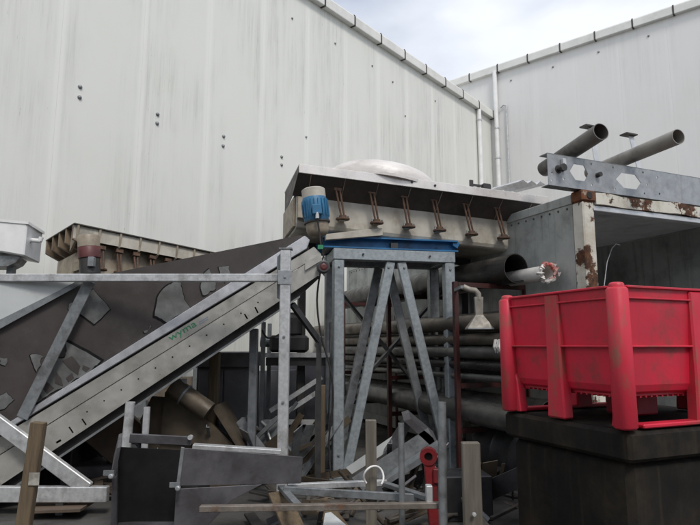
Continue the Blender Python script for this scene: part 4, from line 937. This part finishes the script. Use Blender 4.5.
plate([at(112, 560, Y1 - .05), at(176, 560, Y1 - .1), at(200, 512, Y1 + .5), at(120, 512, Y1 + .5)], Vector((0, 0, .008)), 'base_plate', M['darksteel'])
PQ3 = PQ.back(-.012)
plate([PQ3.on(181, 447), PQ3.on(184.5, 447.5), PQ3.on(179.5, 486), PQ3.on(176, 486)], Vector((0, .006, 0)), 'folded_edge', M['galvdark'])
for x, y in ((112, 476), (178.5, 488)):
    p = at(x, y, Y1 - .09)
    hh = MB().lathe([(0, 0), (.016, 0), (.016, .024), (.009, .028), (0, .028)], p, Vector((0, -1, .1)), 12).build('hinge_bolt', M['galvmid'], tg_)
    MB().box(p + Vector((-.03, .02, .015)), Vector((.035, 0, 0)), Vector((0, .006, 0)), Vector((0, 0, .016))).build('hinge_leaf', M['galvdark'], hh)
# bars lying on the trough
a1 = thing('angle_bar', 'dark angle bar with a bolt knob lying across the trough back', 'bar', at(160, 440, 4.5))
MB().bar(at(130, 438, 4.42), at(191, 441, 4.42), .03, .066).build('bar', M['darksteel'], a1, bevel=.004)
MB().lathe([(0, 0), (.018, 0), (.018, .03), (0, .03)], at(191, 437, 4.4), Vector((0, -1, 0)), 12).build('knob', M['galv'], a1)
o_ = MB().bar(at(193, 446, 4.6), at(281, 451.5, 4.7), .09, .035).build('flat_bar', M['galv'], None, bevel=.004, loc=at(240, 450, 4.65)); tag(o_, 'pale flat bar lying along the top of the dark trough', 'bar')
# boxed supports so the trough rests on something
tilted_box('steel_crate', 'dark steel crate hidden under the trough bars at front left', 'crate', 165, 520, 4.75, .3, .2, .17, 0, 0, M['blacksteel'])

# ------------------------------------------------------------------ angle iron stillage frame in front of the stand
sf = thing('stillage_frame', 'weathered angle iron stillage frame with tube posts in the foreground', 'frame', Vector((at(350, 500, 4.0).x, 4.1, 0)))
def sbar(x0, y0, Ya, x1, y1, Yb2, w_, h_, m_, nm): return MB().bar(at(x0, y0, Ya), at(x1, y1, Yb2), w_, h_).build(nm, M[m_], sf, bevel=.003)
sbar(200, 508.5, 3.75, 440, 505, 3.75, .05, .035, 'oldangle', 'front_rail')
sbar(288, 486.5, 4.45, 387, 482.5, 4.45, .05, .04, 'galv', 'back_rail')
sbar(284, 490, 4.2, 418, 498, 3.95, .03, .05, 'galvdark', 'cross_rail')
sbar(281, 487, 4.35, 299, 507, 3.80, .05, .03, 'galvdark', 'cross_rail')
sbar(385, 484, 4.4, 428, 498, 3.82, .05, .03, 'galvdark', 'cross_rail')
MB().box(at(429, 494, 3.78), Vector((.02, 0, 0)), Vector((0, .03, 0)), UP * .055).build('end_lug', M['galv'], sf, bevel=.004)
def spost(x0, x1, yt, Y, m_, nm, round_=False, xb=None):
    p = at((x0 + x1) / 2, yt, Y); w_ = (x1 - x0) / 576 * Y; b_ = Vector((p.x if xb is None else at(xb, 520, Y).x, Y, 0))
    if round_: return MB().pipe(p, b_, w_ / 2, w_ / 2 * .75, 16).build(nm, M[m_], sf, smooth=40)
    return MB().bar(b_, p, w_, w_, Vector((0, 1, 0))).build(nm, M[m_], sf, bevel=.003)
spost(365.5, 376, 420, 4.1, 'woodgrey', 'corner_post')
spost(398, 404, 423, 3.9, 'galvdark', 'corner_post', True)
spost(437.5, 446, 402, 3.7, 'galvdark', 'corner_post', True, xb=442.5)
post('steel_post', 'brown square post with a cut top standing alone beside the tank', 'post', 461.5, 479, 442, 3.55, M['woodgrey'], xb=473, sides=.55)
MB().lathe([(0, 0), (.012, 0), (.012, .012), (0, .014)], at(474, 514, 3.5), Vector((0, -1, 0)), 8).build('eye', M['galv'], bpy.data.objects['steel_post'])
# timber offcuts and pale sheet under the frame
for i, (x0, y0, x1, y1, Y, lab) in enumerate(((278, 492, 304, 530, 4.3, 'short tan plank leaning inside the stillage frame'), (318, 500, 345, 520, 4.6, 'broad tan plank lying behind the short one in the stillage'))):
    p0, p1 = at(x0, y0, Y), at(x1, y1, Y - .3); p1.z = .02
    o = MB().bar(p0, p1, .16, .022).build('plank', M['wood'], None, bevel=.003, loc=p1); tag(o, lab, 'plank', 'planks in the stillage')
o = MB().prism([at(325, 513, 4.0), at(331, 512, 4.0), at(352, 530, 3.8), at(322, 532, 3.8)], Vector((0, .02, -.01))).build('pale_sheet', M['sheet'], None, loc=at(335, 532, 3.85)); tag(o, 'pale bluish sheet offcut poking up through the stillage frame', 'metal sheet')
# white cable loop on the post
lp = []; lc = at(373.5, 476, 4.0)
for k in range(19):
    t = -.7 + k / 18 * 4.6; lp.append(lc + Vector((math.cos(t) * .066, -.03 + .02 * math.sin(t * 2), math.sin(t) * .07 * (1 if math.sin(t) > 0 else .9))))
o = MB().tube(lp, .007, 8).build('cable_loop', M['white'], None, smooth=60, loc=lc); tag(o, 'white cable loop hooked round the timber corner post', 'cable')
# red clevis arm
ra = thing('lifting_arm', 'red painted lifting arm with a round eye standing by the tube post', 'arm', Vector((at(432, 520, 4.25).x, 4.25, 0)))
ec = at(428.5, 456, 4.25)
MB().lathe([(.03, -.035), (.06, -.035), (.062, -.03), (.062, .03), (.06, .035), (.03, .035), (.03, -.035)], ec, Vector((.15, 1, 0)), 24).build('eye', M['redtool'], ra, smooth=40)
MB().lathe([(0, 0), (.03, 0)], ec + Vector((0, .01, 0)), Vector((.15, 1, 0)), 20).build('bore', M['black'], ra)
MB().prism([ec + Vector((-.035, -.025, -.05)), ec + Vector((.04, -.025, -.05)), Vector((ec.x + .10, 4.22, 0)), Vector((ec.x + .0, 4.22, 0))], Vector((0, .05, 0))).build('shank', M['redtool'], ra, bevel=.006)
MB().box(ec + Vector((.055, -.02, -.13)), Vector((.03, 0, 0)), Vector((0, .03, 0)), UP * .05).build('lug', M['redtool'], ra, bevel=.006)
tilted_box('steel_crate', 'dark steel box on the ground behind the tube post', 'crate', 460, 500, 4.85, .22, .16, .17, .1, 0, M['blacksteel'])
# angled steel chute under the stand
ac = thing('chute_section', 'grey steel chute section leaning under the stand diagonals', 'chute', Vector((at(395, 480, 5.2).x, 5.2, 0)))
ya = 5.25
MB().prism([at(352, 478, ya), at(362, 490, ya), at(437, 446, ya), at(428, 428, ya)], Vector((0, .01, 0))).build('base_plate', M['galvdark'], ac)
MB().prism([at(362, 490, ya - .01), at(366, 492, ya - .01), at(441, 445, ya - .01), at(437, 440, ya - .01)], Vector((0, -.12, -.02))).build('lower_lip', M['galvdark'], ac)
MB().prism([at(404, 421, ya), at(411, 419, ya), at(437, 441, ya), at(431, 446, ya)], Vector((0, .25, .05))).build('end_plate', M['darksteel'], ac)
MB().prism([at(385, 452, ya + .1), at(406, 420, ya + .1), at(412, 424, ya + .1), at(398, 450, ya + .1)], Vector((0, .2, 0))).build('upper_lip', M['darksteel'], ac)
MB().prism([at(346, 468, ya + .25), at(352, 474, ya + .25), at(398, 445, ya + .25), at(393, 436, ya + .25)], Vector((0, .02, 0))).build('liner_sheet', M['sheet'], ac)
for x in (372, 425): MB().bar((at(x, 480, ya + .08).x, ya + .1, 0), (at(x, 480, ya + .08).x, ya + .1, at(x, 462 if x < 400 else 436, ya).z), .04, .04, Vector((0, 1, 0))).build('leg', M['blacksteel'], ac)
pr0, pr1 = at(423, 459, 4.9), at(449, 484, 4.75)
o = MB().pipe(pr0, Vector((pr1.x + .28, pr1.y - .1, .02)), .028, .02, 14).build('prop_tube', M['galvdark'], None, smooth=40, loc=Vector((pr1.x, pr1.y, 0))); tag(o, 'slanting galvanised prop tube behind the red lifting arm', 'tube')
# ground litter
o = MB().prism([at(40, 505, 5.0), at(94, 503, 5.0), at(80, 512, 4.7), at(20, 514, 4.7)], Vector((0, 0, .02))).build('board', M['card'], None, loc=at(60, 510, 4.9)); tag(o, 'brown board lying on the ground under the hopper bottom rail', 'board')

lit = MB()
random.seed(11)
for k in range(80):
    zone = random.random()
    if zone < .5: c = Vector((random.uniform(-.75, .95), random.uniform(4.0, 5.6), 0))
    elif zone < .8: c = Vector((random.uniform(-2.6, -.6), random.uniform(5.1, 6.6), 0))
    else: c = Vector((random.uniform(.6, 1.5), random.uniform(4.3, 6.0), 0))
    a_ = random.uniform(0, math.pi); d_ = Vector((math.cos(a_), math.sin(a_), random.uniform(-.12, .25))); Ln = random.uniform(.06, .34)
    w_, h_ = random.uniform(.015, .09), random.uniform(.006, .025)
    c.z = abs(d_.z) * Ln + h_ + random.uniform(0, .05)
    lit.bar(c - d_ * Ln, c + d_ * Ln, w_, h_)
lo = lit.build('scrap_litter', M['litter'], None, bevel=.002); lo['kind'] = 'stuff'; tag(lo, 'dark litter of scrap strips and offcuts over the yard floor', 'litter')

def heap(name, n, seed, zones, m_, label):
    random.seed(seed); mb = MB()
    for k in range(n):
        x0, x1, y0, y1, zm = random.choice(zones)
        c = Vector((random.uniform(x0, x1), random.uniform(y0, y1), 0)); a_ = random.uniform(0, 2 * math.pi)
        d_ = Vector((math.cos(a_), math.sin(a_) * .5, random.uniform(.1, 1.3))).normalized(); Ln = random.uniform(.15, .5) * (1 if zm > .4 else .6)
        top = c + d_ * Ln * 2; top.z = min(top.z, zm); c.z = .01
        t_ = random.random()
        if t_ < .4: mb.bar(c, top, random.uniform(.03, .16), .008, Vector((random.uniform(-1, 1), random.uniform(-1, 1), .3)))
        elif t_ < .7: mb.angle(c, top, random.uniform(.03, .06), .006, UP, random.choice((-1, 1)))
        else: mb.tube([c, (c + top) / 2 + Vector((random.uniform(-.03, .03), random.uniform(-.03, .03), .02)), top], random.uniform(.008, .022), 8)
    o = mb.build(name, m_, None, smooth=35); o['kind'] = 'stuff'; return tag(o, label, 'scrap')
zA_ = [(-2.7, -1.0, 5.95, 6.6, .75), (-1.5, -.35, 5.9, 6.4, .6)]
heap('scrap_heap', 60, 3, zA_, M['galvdark'], 'grey steel scrap heaped below and behind the conveyor')
heap('scrap_heap', 45, 5, zA_, M['brown'], 'rusty brown scrap heaped below and behind the conveyor')
zB_ = [(-.7, .9, 4.5, 5.5, .25), (-.2, .9, 5.1, 5.7, .5), (.7, 1.5, 4.9, 5.5, .35)]
heap('scrap_heap', 18, 8, zB_, M['darksteel'], 'grey steel offcuts strewn at the foot of the stand')
heap('scrap_heap', 16, 9, zB_, M['brown'], 'rusty steel offcuts strewn at the foot of the stand')

# tape wound round a rack pipe beside the bin
zt3 = CAMZ + (345 - 347) / 576 * 6.0; tc_ = rp_(.13, -.64, zt3); random.seed(21)
tw_ = thing('tape_wrap', 'white crumpled tape wound round a rack pipe beside the red bin', 'tape', tc_)
for j in range(3):
    pts, rad = [], []
    for k in range(17):
        t = 2 * math.pi * k / 16; pts.append(tc_ + gd * (j * .035 + random.uniform(-.012, .012)) + (e * math.cos(t) + UP * math.sin(t)) * (.072 + random.uniform(-.004, .008))); rad.append(random.uniform(.012, .024))
    MB().tube(pts, rad, 7).build('turn', M['wrap'], tw_, smooth=30)
# cables hanging down the stand and under the conveyor head
for nm, pts_, lab in (('cable', [(321, 268, 5.5), (317, 300, 5.55), (321, 335, 5.6), (330, 368, 5.62), (333, 400, 5.66), (329, 440, 5.7), (331, 478, 5.7)], 'black cable hanging down the left leg of the stand'),
                      ('cable', [(262, 330, 5.6), (268, 338, 5.6), (280, 334, 5.62), (286, 326, 5.62), (283, 318, 5.6)], 'black cable looped under the conveyor near the head')):
    P_ = [at(*q) for q in pts_]
    sm = []
    for i in range(len(P_) - 1):
        a0, a1, a2, a3 = P_[max(i - 1, 0)], P_[i], P_[i + 1], P_[min(i + 2, len(P_) - 1)]
        for q in range(5):
            t = q / 5; sm.append(.5 * ((2 * a1) + (a2 - a0) * t + (2 * a0 - 5 * a1 + 4 * a2 - a3) * t * t + (3 * a1 - a0 - 3 * a2 + a3) * t ** 3))
    sm.append(P_[-1])
    o = MB().tube(sm, .009, 8).build(nm, M['black'], None, smooth=60, loc=P_[-1]); tag(o, lab, 'cable')
# gusset plates, bolts and weld collars on the stand and the hopper frame
for u in (mid - .09, mid + .09): MB().lathe([(.014, 0), (.014, .01), (0, .012)], sp_(u, .016, ZS - .19), -gs, 6).build('bolt_head', M['galvdark'], st)
for u, z in ((LW / 2, .25), (LW / 2, ZS - .2), (SW - LW / 2, .3), (SW - LW / 2, ZS - .2)): MB().lathe([(.013, 0), (.013, .01), (0, .012)], sp_(u, -.002, z), -gs, 6).build('bolt_head', M['galvdark'], st)
for z in (rail_z, rail_z - .5, .9): MB().lathe([(.012, 0), (.012, .01), (0, .012)], (pxs, YF - .054, z), Vector((0, -1, 0)), 6).build('bolt_head', M['galvdark'], cv)
MB().abox(pxs - .06, pxs + .06, YF - .059, YF - .0535, rail_z - .06, rail_z + .06).build('joint_plate', M['galvmid'], cv, bevel=.002)

# dark backing sheets added behind the conveyor to darken the pale gaps
def lean_sheet(x0, x1, yt, Y, m_, lab):
    a0, a1 = at(x0, yt, Y), at(x1, yt, Y)
    b0, b1 = Vector((a0.x, Y - .3, .0)), Vector((a1.x, Y - .3, .0)); a1 = Vector((a1.x, a1.y, a0.z + .03))
    o = MB().prism([b0, b1, a1, a0], Vector((0, .02, .003))).build('backing_sheet', m_, None, bevel=.003, loc=(b0 + b1) / 2); tag(o, lab, 'sheet', 'backing sheets added behind the conveyor')
    return o
lean_sheet(228, 300, 372, 7.55, M['cabinet'], 'added dark grey backing sheet leaning behind the shelf rack')
lean_sheet(268, 345, 366, 7.75, M['darksteel'], 'added wide dark backing sheet leaning behind the stand left legs')
lean_sheet(150, 226, 378, 7.35, M['brown'], 'added brown backing sheet leaning behind the discharge chute')
lean_sheet(60, 150, 420, 7.15, M['blacksteel'], 'added black backing sheet leaning low behind the tilted brown box')
